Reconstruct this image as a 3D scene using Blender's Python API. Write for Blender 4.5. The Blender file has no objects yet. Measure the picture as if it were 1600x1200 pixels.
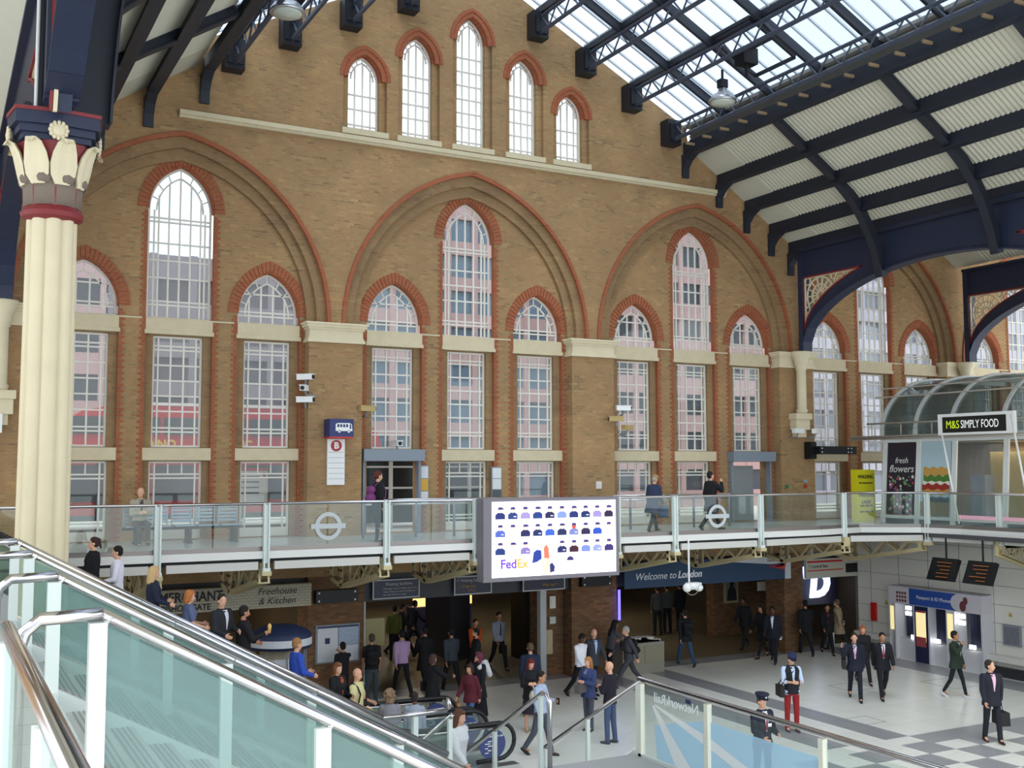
import bpy, math, random
from mathutils import Vector, Matrix
from mathutils.geometry import tessellate_polygon
SC = bpy.context.scene
COL = SC.collection
R = random.Random(7)
PI = math.pi
# ------------------------------------------------------------------ camera, sky, exposure
cd = bpy.data.cameras.new('camera'); cam = bpy.data.objects.new('camera', cd); COL.objects.link(cam)
YAW, PITCH, ROLL = .4923, .0774, -.0019
fw = Vector((math.sin(YAW)*math.cos(PITCH), math.cos(YAW)*math.cos(PITCH), math.sin(PITCH)))
rt = Vector((math.cos(YAW), -math.sin(YAW), 0)); up = rt.cross(fw)
r2 = rt*math.cos(ROLL)+up*math.sin(ROLL); u2 = up*math.cos(ROLL)-rt*math.sin(ROLL)
cam.matrix_world = Matrix(((r2.x, u2.x, -fw.x, -5.327), (r2.y, u2.y, -fw.y, -27.663), (r2.z, u2.z, -fw.z, 6.15), (0, 0, 0, 1)))
cd.sensor_fit = 'HORIZONTAL'; cd.sensor_width = 36; cd.lens = 36*1684.66/1600; cd.clip_start = .05; cd.clip_end = 400
SC.camera = cam
w = bpy.data.worlds.new('sky'); SC.world = w; w.use_nodes = True
nt = w.node_tree; bg = nt.nodes['Background']
tc = nt.nodes.new('ShaderNodeTexCoord'); nz = nt.nodes.new('ShaderNodeTexNoise'); cr = nt.nodes.new('ShaderNodeValToRGB')
nz.inputs['Scale'].default_value = 2.2; nz.inputs['Detail'].default_value = 4
cr.color_ramp.elements[0].position = .38; cr.color_ramp.elements[0].color = (.60, .72, .86, 1)
cr.color_ramp.elements[1].position = .6; cr.color_ramp.elements[1].color = (.96, .97, 1, 1)
nt.links.new(tc.outputs['Generated'], nz.inputs['Vector']); nt.links.new(nz.outputs['Fac'], cr.inputs['Fac']); nt.links.new(cr.outputs['Color'], bg.inputs['Color'])
bg.inputs['Strength'].default_value = 1.25
sd = bpy.data.lights.new('sun', 'SUN'); sd.energy = 1.6; sd.angle = math.radians(35); sd.color = (1, .97, .93)
sun = bpy.data.objects.new('sun', sd); COL.objects.link(sun)
sun.rotation_euler = (math.radians(24), math.radians(-20), 0)
vs = SC.view_settings; vs.view_transform = 'Standard'; vs.look = 'None'; vs.exposure = 1.0; vs.gamma = 1; vs.use_curve_mapping = False
SC.cycles.use_denoising = True
SC.cycles.max_bounces = 10; SC.cycles.transparent_max_bounces = 24; SC.cycles.diffuse_bounces = 4; SC.cycles.glossy_bounces = 3
SC.cycles.sample_clamp_indirect = 6

# ------------------------------------------------------------------ materials
MATS = {}
def rgb(h):
    c = [int(h[i:i+2], 16)/255 for i in (0, 2, 4)]
    return tuple(x/12.92 if x <= .04045 else ((x+.055)/1.055)**2.4 for x in c)+(1,)
def mat(name, col, rough=.6, metal=0, noise=0, nscale=6, emit=0, spec=.4, bump=0, bscale=40):
    if name in MATS: return MATS[name]
    m = bpy.data.materials.new(name); m.use_nodes = True; MATS[name] = m
    t = m.node_tree; b = t.nodes['Principled BSDF']
    c = rgb(col) if isinstance(col, str) else col
    b.inputs['Base Color'].default_value = c; b.inputs['Roughness'].default_value = rough; b.inputs['Metallic'].default_value = metal
    b.inputs['Specular IOR Level'].default_value = spec
    if emit: b.inputs['Emission Color'].default_value = c; b.inputs['Emission Strength'].default_value = emit
    if noise or bump:
        g = t.nodes.new('ShaderNodeNewGeometry')
        n = t.nodes.new('ShaderNodeTexNoise'); n.inputs['Scale'].default_value = nscale; n.inputs['Detail'].default_value = 5
        t.links.new(g.outputs['Position'], n.inputs['Vector'])
        if noise:
            mx = t.nodes.new('ShaderNodeMix'); mx.data_type = 'RGBA'
            mx.inputs['A'].default_value = tuple(min(1, v*(1-noise)) for v in c[:3])+(1,)
            mx.inputs['B'].default_value = tuple(min(1, v*(1+noise)) for v in c[:3])+(1,)
            t.links.new(n.outputs['Fac'], mx.inputs['Factor']); t.links.new(mx.outputs['Result'], b.inputs['Base Color'])
        if bump:
            n2 = t.nodes.new('ShaderNodeTexNoise'); n2.inputs['Scale'].default_value = bscale
            t.links.new(g.outputs['Position'], n2.inputs['Vector'])
            bp = t.nodes.new('ShaderNodeBump'); bp.inputs['Strength'].default_value = bump; bp.inputs['Distance'].default_value = .02
            t.links.new(n2.outputs['Fac'], bp.inputs['Height']); t.links.new(bp.outputs['Normal'], b.inputs['Normal'])
    return m
def brickmat(name, cols, mortar, bw=.225, bh=.075, ms=.008, dirt='5a4a38', dirt_amt=.35):
    """stock brick laid in courses on any upright face; cols = four brick colours"""
    m = bpy.data.materials.new(name); m.use_nodes = True; MATS[name] = m
    t = m.node_tree; L = t.links; b = t.nodes['Principled BSDF']; b.inputs['Roughness'].default_value = .9; b.inputs['Specular IOR Level'].default_value = .15
    g = t.nodes.new('ShaderNodeNewGeometry'); s = t.nodes.new('ShaderNodeSeparateXYZ'); L.new(g.outputs['Position'], s.inputs[0])
    ad = t.nodes.new('ShaderNodeMath'); ad.operation = 'ADD'; L.new(s.outputs['X'], ad.inputs[0]); L.new(s.outputs['Y'], ad.inputs[1])
    cb = t.nodes.new('ShaderNodeCombineXYZ'); L.new(ad.outputs[0], cb.inputs['X']); L.new(s.outputs['Z'], cb.inputs['Y'])
    def bt(c1, c2, off):
        k = t.nodes.new('ShaderNodeTexBrick'); k.inputs['Scale'].default_value = 1; k.inputs['Brick Width'].default_value = bw
        k.inputs['Row Height'].default_value = bh; k.inputs['Mortar Size'].default_value = ms; k.inputs['Bias'].default_value = off
        k.inputs['Color1'].default_value = rgb(c1); k.inputs['Color2'].default_value = rgb(c2); k.inputs['Mortar'].default_value = rgb(mortar)
        L.new(cb.outputs[0], k.inputs['Vector']); return k
    k1 = bt(cols[0], cols[1], 0); k2 = bt(cols[2], cols[3], -.1)
    n = t.nodes.new('ShaderNodeTexNoise'); n.inputs['Scale'].default_value = 1.3; n.inputs['Detail'].default_value = 8; n.inputs['Roughness'].default_value = .7
    mp = t.nodes.new('ShaderNodeMapping'); mp.inputs['Scale'].default_value = (1, 2.2, 1); L.new(cb.outputs[0], mp.inputs['Vector']); L.new(mp.outputs[0], n.inputs['Vector'])
    r = t.nodes.new('ShaderNodeValToRGB'); r.color_ramp.elements[0].position = .42; r.color_ramp.elements[1].position = .6; L.new(n.outputs['Fac'], r.inputs['Fac'])
    mx = t.nodes.new('ShaderNodeMix'); mx.data_type = 'RGBA'; L.new(r.outputs['Color'], mx.inputs['Factor']); L.new(k1.outputs['Color'], mx.inputs['A']); L.new(k2.outputs['Color'], mx.inputs['B'])
    n2 = t.nodes.new('ShaderNodeTexNoise'); n2.inputs['Scale'].default_value = .5; n2.inputs['Detail'].default_value = 6; L.new(g.outputs['Position'], n2.inputs['Vector'])
    r2_ = t.nodes.new('ShaderNodeValToRGB'); r2_.color_ramp.elements[0].position = .45; r2_.color_ramp.elements[0].color = (dirt_amt,)*3+(1,); r2_.color_ramp.elements[1].position = .62; r2_.color_ramp.elements[1].color = (0, 0, 0, 1)
    L.new(n2.outputs['Fac'], r2_.inputs['Fac'])
    m3 = t.nodes.new('ShaderNodeMix'); m3.data_type = 'RGBA'; L.new(r2_.outputs['Color'], m3.inputs['Factor']); L.new(mx.outputs['Result'], m3.inputs['A']); m3.inputs['B'].default_value = rgb(dirt)
    L.new(m3.outputs['Result'], b.inputs['Base Color'])
    bp = t.nodes.new('ShaderNodeBump'); bp.inputs['Strength'].default_value = .5; bp.inputs['Distance'].default_value = .01; L.new(k1.outputs['Fac'], bp.inputs['Height']); bp.invert = True
    L.new(bp.outputs['Normal'], b.inputs['Normal'])
    return m
def glassmat(name, tint, tr=.9, rough=.03, gl=None, matt=False):
    """clear pane: mostly see-through with a mirror reflection that grows at grazing angles"""
    m = bpy.data.materials.new(name); m.use_nodes = True; MATS[name] = m
    t = m.node_tree; t.nodes.remove(t.nodes['Principled BSDF']); o = t.nodes['Material Output']
    a = t.nodes.new('ShaderNodeBsdfTransparent'); a.inputs['Color'].default_value = rgb(tint)
    g = t.nodes.new('ShaderNodeBsdfGlossy'); g.inputs['Roughness'].default_value = rough; g.inputs['Color'].default_value = (.9, .95, .95, 1)
    f = t.nodes.new('ShaderNodeLayerWeight'); pw = t.nodes.new('ShaderNodeMath'); pw.operation = 'POWER'; pw.inputs[1].default_value = 4.5; t.links.new(f.outputs['Facing'], pw.inputs[0])
    sc_ = t.nodes.new('ShaderNodeMath'); sc_.operation = 'MULTIPLY_ADD'; sc_.inputs[1].default_value = .6; sc_.inputs[2].default_value = .035; t.links.new(pw.outputs[0], sc_.inputs[0])
    mx = t.nodes.new('ShaderNodeMixShader'); t.links.new(sc_.outputs[0], mx.inputs[0]); t.links.new(a.outputs[0], mx.inputs[1]); t.links.new(g.outputs[0], mx.inputs[2])
    if matt: t.links.new(a.outputs[0], mx.inputs[2])
    if tr < 1:
        d = t.nodes.new('ShaderNodeBsdfDiffuse' if not matt else 'ShaderNodeBsdfTranslucent'); d.inputs['Color'].default_value = rgb(gl or tint)
        m2 = t.nodes.new('ShaderNodeMixShader'); m2.inputs[0].default_value = 1-tr
        t.links.new(mx.outputs[0], m2.inputs[1]); t.links.new(d.outputs[0], m2.inputs[2]); t.links.new(m2.outputs[0], o.inputs[0])
    else: t.links.new(mx.outputs[0], o.inputs[0])
    return m
BRK = brickmat('stock brick', ('ba9462', 'a27652', '8c6c4c', 'c09b68'), '9e8c6e', dirt='6a5844', dirt_amt=.25)
BRK2 = brickmat('brown stock brick', ('ab8c60', '967050', '86644a', 'a88a5c'), '8f7e64', dirt='64523e', dirt_amt=.25)
RED = brickmat('red brick', ('b0603e', '9a4a30', 'a05638', 'b46c48'), '94705a', dirt_amt=.15)
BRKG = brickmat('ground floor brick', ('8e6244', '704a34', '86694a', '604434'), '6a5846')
PANELW = mat('white wall panel', 'd8d6cc', .35)
STONE = mat('portland stone', 'cbbd9c', .8, noise=.12, nscale=5, bump=.1)
STONEL = mat('painted cream stone', 'd6c9a8', .6, noise=.08, nscale=3)
CREAMW = mat('cream window paint', 'ddd8cc', .5)
CLEAR = glassmat('window glass', 'eef2f2', .97, gl='c8d0d4')
SKYG = glassmat('roof glass', 'bac6d2', .7, .15, gl='b8c4ce', matt=True)
BALG = glassmat('balustrade glass', 'f4f9f7', .985, .02, gl='c9dcd6')
BALD = glassmat('green stair glass', 'dfebe8', .86, .02, gl='a6bab6')
CHROME = mat('brushed stainless steel', 'c9c5c6', .16, 1)
NAVY = mat('dark navy ironwork', '262a34', .5, noise=.15)
NAVYB = mat('blue girder paint', '252c42', .5, noise=.12)
BLACKM = mat('near black ironwork', '1c1e24', .5)
LATT = mat('slate grey lattice steel', '454b5a', .45)
SOFFIT = mat('cream profiled sheet', 'c9c6b4', .7, noise=.06, nscale=2)
CREAMI = mat('cream bracket paint', 'c6b78c', .55, noise=.1)
REDP = mat('dark red paint', '7e2a2e', .5)
WHITE = mat('white enamel', 'e8e8e4', .35)
GREYP = mat('grey metal', '7f868c', .4)
PALEG = mat('pale green white post', 'd3dcd6', .35)
DARK = mat('black', '0e0e10', .5)
DGREY = mat('charcoal', '2c2d31', .6)

# ------------------------------------------------------------------ mesh building
class MB:
    def __init__(s): s.v = []; s.f = []; s.m = []
    def add(s, vs, fs, m=0):
        b = len(s.v); s.v += [tuple(p) for p in vs]
        for f in fs: s.f.append(tuple(i+b for i in f)); s.m.append(m)
        return s
    def box(s, x0, x1, y0, y1, z0, z1, m=0):
        v = [(x, y, z) for x in (x0, x1) for y in (y0, y1) for z in (z0, z1)]
        return s.add(v, [(0, 1, 3, 2), (4, 6, 7, 5), (0, 4, 5, 1), (2, 3, 7, 6), (0, 2, 6, 4), (1, 5, 7, 3)], m)
    def bar(s, p, q, w, h, m=0, upv=(0, 0, 1)):
        p, q = Vector(p), Vector(q); d = (q-p).normalized(); u = Vector(upv)
        if abs(d.dot(u)) > .99: u = Vector((0, 1, 0))
        a = d.cross(u).normalized(); b = a.cross(d)
        a, b = a*w/2, b*h/2
        v = [p-a-b, p+a-b, p+a+b, p-a+b, q-a-b, q+a-b, q+a+b, q-a+b]
        return s.add(v, [(0, 1, 2, 3), (7, 6, 5, 4), (0, 4, 5, 1), (1, 5, 6, 2), (2, 6, 7, 3), (3, 7, 4, 0)], m)
    def tube(s, pts, r, n=8, m=0, cap=True):
        pts = [Vector(p) for p in pts]; rr = r if isinstance(r, (list, tuple)) else [r]*len(pts)
        vs, prev = [], None
        for i, p in enumerate(pts):
            d = (pts[min(i+1, len(pts)-1)]-pts[max(i-1, 0)])
            d = d.normalized() if d.length > 1e-9 else Vector((0, 0, 1))
            if prev is None: a = d.orthogonal().normalized()
            else:
                a = prev-d*prev.dot(d); a = a.normalized() if a.length > 1e-6 else d.orthogonal().normalized()
            prev = a; b = d.cross(a)
            for k in range(n):
                t = 2*PI*k/n; vs.append(p+(a*math.cos(t)+b*math.sin(t))*rr[i])
        fs = [(i*n+k, i*n+(k+1) % n, (i+1)*n+(k+1) % n, (i+1)*n+k) for i in range(len(pts)-1) for k in range(n)]
        if cap: fs += [tuple(range(n))[::-1], tuple((len(pts)-1)*n+k for k in range(n))]
        return s.add(vs, fs, m)
    def lathe(s, prof, c=(0, 0, 0), n=24, m=0, sx=1, sy=1):
        vs = [(c[0]+r*math.cos(2*PI*k/n)*sx, c[1]+r*math.sin(2*PI*k/n)*sy, c[2]+z) for r, z in prof for k in range(n)]
        fs = [(i*n+k, i*n+(k+1) % n, (i+1)*n+(k+1) % n, (i+1)*n+k) for i in range(len(prof)-1) for k in range(n)]
        fs += [tuple(range(n))[::-1], tuple((len(prof)-1)*n+k for k in range(n))]
        return s.add(vs, fs, m)
    def ell(s, c, r, n=10, k=8, m=0, rot=None):
        if not isinstance(r, (list, tuple)): r = (r, r, r)
        vs = []
        for i in range(1, k):
            a = PI*i/k
            for j in range(n):
                b = 2*PI*j/n; p = Vector((r[0]*math.sin(a)*math.cos(b), r[1]*math.sin(a)*math.sin(b), r[2]*math.cos(a)))
                if rot: p = rot @ p
                vs.append(p+Vector(c))
        t, bt = Vector((0, 0, r[2])), Vector((0, 0, -r[2]))
        if rot: t, bt = rot @ t, rot @ bt
        vs += [Vector(c)+t, Vector(c)+bt]; T = len(vs)-2
        fs = [(i*n+j, (i+1)*n+j, (i+1)*n+(j+1) % n, i*n+(j+1) % n) for i in range(k-2) for j in range(n)]
        fs += [(T, j, (j+1) % n) for j in range(n)]+[(T+1, (k-2)*n+(j+1) % n, (k-2)*n+j) for j in range(n)]
        return s.add(vs, fs, m)
    def cap(s, p, q, r1, r2, n=10, m=0):
        """rounded tapering limb"""
        p, q = Vector(p), Vector(q); d = q-p; L = max(d.length, 1e-4); d.normalize()
        pts, rr = [], []
        for a in (-.92, -.7, -.35, 0): pts.append(p+d*a*r1); rr.append(r1*math.sqrt(1-a*a))
        for a in (0, .35, .7, .92): pts.append(q+d*a*r2); rr.append(r2*math.sqrt(1-a*a))
        return s.tube(pts, rr, n, m)
    def plate(s, outer, holes, a0, a1, m=0, ms=None, plane='xz'):
        """a sheet with holes cut through it, a0..a1 thick; outline in the given plane"""
        ms = m if ms is None else ms
        f = {'xz': lambda p, t: (p[0], t, p[1]), 'yz': lambda p, t: (t, p[0], p[1]), 'xy': lambda p, t: (p[0], p[1], t)}[plane]
        loops = [outer]+list(holes); flat = [p for l in loops for p in l]; n = len(flat)
        tri = tessellate_polygon([[Vector((p[0], p[1], 0)) for p in l] for l in loops])
        b = len(s.v); s.v += [f(p, a0) for p in flat]+[f(p, a1) for p in flat]
        for t in tri:
            s.f.append(tuple(i+b for i in t)); s.m.append(m); s.f.append(tuple(i+b+n for i in reversed(t))); s.m.append(m)
        k = 0
        for li, l in enumerate(loops):
            for i in range(len(l)):
                j = (i+1) % len(l); s.f.append((b+k+i, b+k+j, b+n+k+j, b+n+k+i)); s.m.append(m if li == 0 else ms)
            k += len(l)
        return s
    def xf(s, M, start=0):
        for i in range(start, len(s.v)): s.v[i] = tuple(M @ Vector(s.v[i]))
        return s
    def obj(s, name, mats, parent=None, smooth=False, world=True, label=None):
        me = bpy.data.meshes.new(name); me.from_pydata(s.v, [], s.f)
        for mm in (mats if isinstance(mats, (list, tuple)) else [mats]): me.materials.append(mm)
        if any(s.m): me.polygons.foreach_set('material_index', s.m)
        if smooth: me.polygons.foreach_set('use_smooth', [True]*len(me.polygons))
        me.update(); o = bpy.data.objects.new(name, me); COL.objects.link(o)
        if parent is not None:
            o.parent = parent
            if world: o.location = -TOT(parent)
        if label: o['label'] = label
        return o
def TOT(o):
    v = Vector(o.location)
    while o.parent: o = o.parent; v += o.location
    return v
def thing(name, label, cat, loc=(0, 0, 0), rz=0, group=None):
    o = bpy.data.objects.new(name, None); COL.objects.link(o); o.location = loc; o.rotation_euler = (0, 0, rz); o.empty_display_size = .1
    return tag(o, label, cat, group)
def tag(o, label, cat, group=None, kind=None):
    if label: o['label'] = label
    if cat: o['category'] = cat
    if group: o['group'] = group
    if kind: o['kind'] = kind
    return o
def struct(o, label=None):
    o['kind'] = 'structure'
    if label: o['label'] = label
    return o
def sempty(name, label, loc=(0, 0, 0)):
    o = bpy.data.objects.new(name, None); COL.objects.link(o); o.location = loc
    return struct(o, label)
def dup(root, loc=None, rz=None, label=None, group=None):
    def cp(o, par):
        c = o.copy(); COL.objects.link(c); c.parent = par
        for ch in list(o.children): cp(ch, c)
        return c
    r = cp(root, None)
    if loc is not None: r.location = loc
    if rz is not None: r.rotation_euler = (0, 0, rz)
    if label: r['label'] = label
    if group: r['group'] = group
    return r
def text(body, name, m, parent, loc, size, rot=(PI/2, 0, 0), align='LEFT', ext=.002, xs=1, shear=0, world=True, bold=0):
    f = bpy.data.curves.new(name, 'FONT'); f.body = body; f.size = size; f.align_x = align; f.align_y = 'CENTER'; f.extrude = ext; f.shear = shear; f.offset = bold
    f.resolution_u = 3
    o = bpy.data.objects.new(name, f); f.materials.append(m); COL.objects.link(o)
    o.rotation_euler = rot; o.scale = (xs, 1, 1); o.location = Vector(loc)
    if parent is not None:
        o.parent = parent
        if world: o.location = Vector(loc)-TOT(parent)
    return o
def arch(cx, half, zs, rise, n=14):
    e = (rise*rise-half*half)/(2*half); Rr = half+e; tm = math.acos(max(-1, min(1, e/Rr)))
    L = [(cx+e-Rr*math.cos(tm*i/n), zs+Rr*math.sin(tm*i/n)) for i in range(n+1)]
    return L+[(2*cx-x, z) for x, z in reversed(L[:-1])]
def aopen(cx, half, z0, zs, rise, n=14): return [(cx-half, z0)]+arch(cx, half, zs, rise, n)+[(cx+half, z0)]
def band(mb, cx, h1, r1, h0, r0, zs, y0, y1, m=0, n=20):
    mb.plate(arch(cx, h1, zs, r1, n)+arch(cx, h0, zs, r0, n)[::-1], [], y0, y1, m)
def voussoirs(mb, cx, h1, r1, h0, r0, zs, y0, y1, n=15, gap=.16):
    a, b = arch(cx, h1, zs, r1, n), arch(cx, h0, zs, r0, n)
    for i in range(len(a)-1):
        def lp(p, q, t): return (p[0]+(q[0]-p[0])*t, p[1]+(q[1]-p[1])*t)
        g = gap/2
        q = [lp(a[i], a[i+1], g), lp(a[i], a[i+1], 1-g), lp(b[i], b[i+1], 1-g), lp(b[i], b[i+1], g)]
        v = [(x, y0, z) for x, z in q]+[(x, y1, z) for x, z in q]
        mb.add(v, [(0, 1, 2, 3), (7, 6, 5, 4), (0, 4, 5, 1), (1, 5, 6, 2), (2, 6, 7, 3), (3, 7, 4, 0)])
# ------------------------------------------------------------------ the end wall
SP = 8.17
def X(k): return SP*k+.05
PX = [SP*(k-.5)+.05 for k in range(-1, 6)]          # pier centres, -12.2 .. 36.8
FZ = 4.35                                            # upper walkway level
NC = 8.2                                             # nave centre line
def roofz(x):                                        # line where the roof meets the wall
    pts = [(-20, 13.7), (-16, 13.7), (-12.2, 13.7), (-8.1, 16.3), (-4.03, 13.75), (.33, 16.55), (.45, 17.2), (NC, 21.1), (15.95, 17.2), (16.07, 16.55), (20.43, 13.75), (24.5, 16.3), (28.6, 13.7), (32.7, 16.3), (36.8, 13.7), (46, 13.7)]
    for a, b in zip(pts, pts[1:]):
        if a[0] <= x <= b[0]: return a[1]+(b[1]-a[1])*(x-a[0])/(b[0]-a[0])
LANC = [(4.91, 16.93, .84), (6.53, 17.75, .86), (8.23, 18.6, .92), (9.97, 17.72, .86), (11.6, 16.9, .84)]   # x, springing, rise
wall = sempty('wall_back', 'tall yellow stock brick end wall with pointed arches')
mb = MB()
prof = [(-20, 3.3), (-20, 13.7), (-12.2, 13.7), (-8.1, 16.3), (-4.03, 13.75), (.33, 16.55), (.45, 17.2), (NC, 21.1), (15.95, 17.2), (16.07, 16.55), (20.43, 13.75), (24.5, 16.3), (28.6, 13.7), (32.7, 16.3), (36.8, 13.7), (37, 3.3)]
holes = [aopen(X(k), 3.83, FZ, 10.02, 4.6, 20) for k in range(-1, 5)]+[aopen(x, .64, 15.45, zs, r, 10) for x, zs, r in LANC]
mb.plate(prof, holes, 0, .12)
mb.plate([(3.4, 15.2), (13.2, 15.2), (13.2, 18), (10.2, 19.75), (6.2, 19.75), (3.4, 18)], [aopen(x, .46, 15.45, zs+.05, r-.18, 10) for x, zs, r in LANC], .13, .45)
mb.obj('spandrel', BRK, wall)
mb = MB()
for k in range(-1, 5):
    band(mb, X(k), 3.84, 4.6, 3.58, 4.3, 10.02, .1, .24); band(mb, X(k), 3.72, 4.45, 3.34, 4.0, 10.02, .24, .36)
mb.obj('arch_order', BRK2, wall)
mb = MB()
for k in range(-1, 5): band(mb, X(k), 3.93, 4.7, 3.83, 4.58, 10.02, -.05, .05)
for x, zs, r in LANC: pass
mb.obj('hood_mould', RED, wall)
mb = MB()
for x, zs, r in LANC:
    band(mb, x, .74, r+.1, .64, r, zs, -.03, .04); band(mb, x, .645, r+.002, .5, r-.14, zs, .0, .125)
    band(mb, x, .5, r-.13, .455, r-.185, zs+.03, .12, .44)
mb.obj('lancet_surround', RED, wall)
SLOTS = []                                           # every window recess of the arcade: x, springing, rise, kind
for k in range(-1, 5):
    for j in (-1, 0, 1): SLOTS.append((k, j, X(k)+2.3*j+.05, 12.75 if j == 0 else 10.2, 1.18 if j == 0 else 1.15))
mb = MB()
for k in range(-1, 5):
    out = [(X(k)-3.9, FZ)]+arch(X(k), 3.8, 10.02, 4.55, 20)+[(X(k)+3.9, FZ)]
    mb.plate(out, [aopen(x, .83, FZ+.01, zs, r, 12) for kk, j, x, zs, r in SLOTS if kk == k], .36, .52, 0, 1)
mb.obj('tympanum', [BRK, RED], wall)
mb = MB(); mq = MB()
for kk, j, x, zs, r in SLOTS:
    voussoirs(mb, x, 1.09, r+.28, .83, r, zs, .33, .37)
    band(mb, x, .835, r+.003, .80, r-.035, zs, .36, .58)
    i = 0; z = FZ
    while z < zs-.08:
        ww = .15 if i % 2 else .085
        for s in (-1, 1): mq.box(x+s*.832, x+s*(.832+ww), .345, .37, z, z+.062)
        z += .075; i += 1
mb.obj('window_ring', RED, wall); mq.obj('red_quoin', RED, wall)
# infill behind the recesses, with the square-headed windows
mb = MB()
for kk, j, x, zs, r in SLOTS:
    door = (kk, j) in ((1, -1), (2, 1))
    hs = [[(x-.62, 6.68), (x-.62, 9.5), (x+.62, 9.5), (x+.62, 6.68)]]
    hs.append([(x-.66, FZ+.02), (x-.66, 6.33), (x+.66, 6.33), (x+.66, FZ+.02)] if not door else [(x-.75, FZ+.02), (x-.75, 6.33), (x+.75, 6.33), (x+.75, FZ+.02)])
    mb.plate([(x-.95, FZ), (x-.95, 9.6), (x+.95, 9.6), (x+.95, FZ)], hs, .47, .78)
mb.obj('infill', BRK2, wall)
mb = MB()
for kk, j, x, zs, r in SLOTS:
    mb.box(x-.83, x+.83, .33, .8, 9.62, 9.93); mb.box(x-.86, x+.86, .30, .5, 9.53, 9.63)
    mb.box(x-.83, x+.83, .36, .5, 9.88, 9.95)
    if (kk, j) not in ((1, -1), (2, 1)): mb.box(x-.84, x+.84, .34, .5, 6.35, 6.66)
for x, zs, r in LANC: mb.box(x-.68, x+.68, -.07, .4, 15.3, 15.46)
mb.box(-.1, 17.5, -.13, .0, 15.13, 15.25); mb.box(-.1, 17.5, -.08, .0, 15.06, 15.13)
for k in range(-1, 5):
    for dx in (-1.15, 1.15): mb.box(X(k)+dx-.28, X(k)+dx+.28, .335, .36, 9.9, 9.94)
mb.obj('stone_dressing', STONE, wall)
# piers
mb = MB(); mc = MB()
for x in PX:
    mb.box(x-.75, x+.75, -.02, .40, 3.3, 9.5)
    for z0, z1, e in ((9.5, 9.58, .05), (9.58, 9.64, .02), (9.64, 9.84, .0), (9.84, 9.9, .04), (9.9, 9.98, .09), (9.98, 10.03, .13)):
        mc.box(x-.75-e, x+.75+e, -.05-e, .45, z0, z1)
mb.obj('pier', BRK, wall); mc.obj('pier_capital', STONEL, wall)
# ------------------------------------------------------------------ windows
wn = [0]
def window(x, half, z0, zs, rise, y, cols, rows, dbl=(), head=True, vis=True, bw=.04, margin=0):
    wn[0] += 1; rt_ = struct(bpy.data.objects.new('window_%d' % wn[0], None)); COL.objects.link(rt_); rt_.location = (x, y, z0)
    out = aopen(x, half, z0, zs, rise, 12) if rise else [(x-half, z0), (x-half, zs), (x+half, zs), (x+half, z0)]
    inn = aopen(x, half-.05, z0+.05, zs, rise-.06, 12) if rise else [(x-half+.05, z0+.05), (x-half+.05, zs-.05), (x+half-.05, zs-.05), (x+half-.05, z0+.05)]
    m = MB(); m.plate(out, [inn], y-.03, y+.03)
    e = (rise*rise-half*half)/(2*half) if rise else 0
    def hz_(z):                                      # half width of the opening at height z
        if not rise or z <= zs: return half
        return max(0, math.sqrt(max(0, (half+e)**2-(z-zs)**2))-e)
    def top(dx):
        if not rise: return zs
        return zs+math.sqrt(max(0, (half+e)**2-(abs(dx)+e)**2))
    ih, ir = half*.76, rise*.78
    for c in cols:
        dx = c*half*2-half; zt = top(dx)
        if rise and head:
            ee = (ir*ir-ih*ih)/(2*ih); zt = zs+math.sqrt(max(0, (ih+ee)**2-(abs(dx)+ee)**2)) if abs(dx) < ih else zs
        m.box(x+dx-bw/2, x+dx+bw/2, y-.022, y+.022, z0, zt)
    for z in rows:
        hh = hz_(z)
        if hh > .05: m.box(x-hh, x+hh, y-.024, y+.024, z-bw/2, z+bw/2)
    for z in dbl:
        for q in (-.05, .05): m.box(x-hz_(z+q), x+hz_(z+q), y-.026, y+.026, z+q-bw/2, z+q+bw/2)
    if rise and head:
        a, b = arch(x, ih, zs, ir, 12), arch(x, ih-bw, zs, ir-bw, 12); m.plate(a+b[::-1], [], y-.024, y+.024)
        a2 = arch(x, half, zs, rise, 12)
        for i in (3, 6, 9, 12, 15, 18, 21):
            m.bar((a2[i][0], y, a2[i][1]), (a[i][0], y, a[i][1]), .03, .03, upv=(0, 1, 0))
    m.obj('frame', CREAMW, rt_)
    g = MB(); g.plate(out, [], y+.004, y+.010); g.obj('glass', CLEAR, rt_)
    return rt_
def fr(a, b, n): return [a+(b-a)*i/n for i in range(1, n)]
for kk, j, x, zs, r in SLOTS:
    if j == 0: window(x, .80, 9.94, zs, r-.03, .6, [.1, .17, .33, .5, .67, .83, .9], fr(10.55, 12.35, 4), (10.35, 12.5))
    else: window(x, .80, 9.94, zs, r-.03, .6, [.2, .4, .6, .8], [10.75], (10.22,))
    window(x, .62, 6.68, 9.5, 0, .6, [.12, .37, .63, .88], fr(7.2, 9.15, 5), (7.12, 9.2))
    if (kk, j) in ((1, -1), (2, 1)): continue
    window(x, .66, FZ+.02, 6.33, 0, .6, [.12, .88], [], (5.95, 4.75))
    m = MB()
    for c in (.37, .63): m.box(x-.66+1.32*c-.016, x-.66+1.32*c+.016, .58, .62, 6.0, 6.33)
    m.box(x-.66, x+.66, .585, .615, FZ+.02, 4.6)
    m.obj('kick_panel', CREAMW, bpy.data.objects['window_%d' % wn[0]])
for x, zs, r in LANC: window(x, .46, 15.46, zs+.05, r-.19, .3, [.27, .52, .77], fr(15.7, zs, max(3, int((zs-15.7)/.38))), (15.62,))
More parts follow.
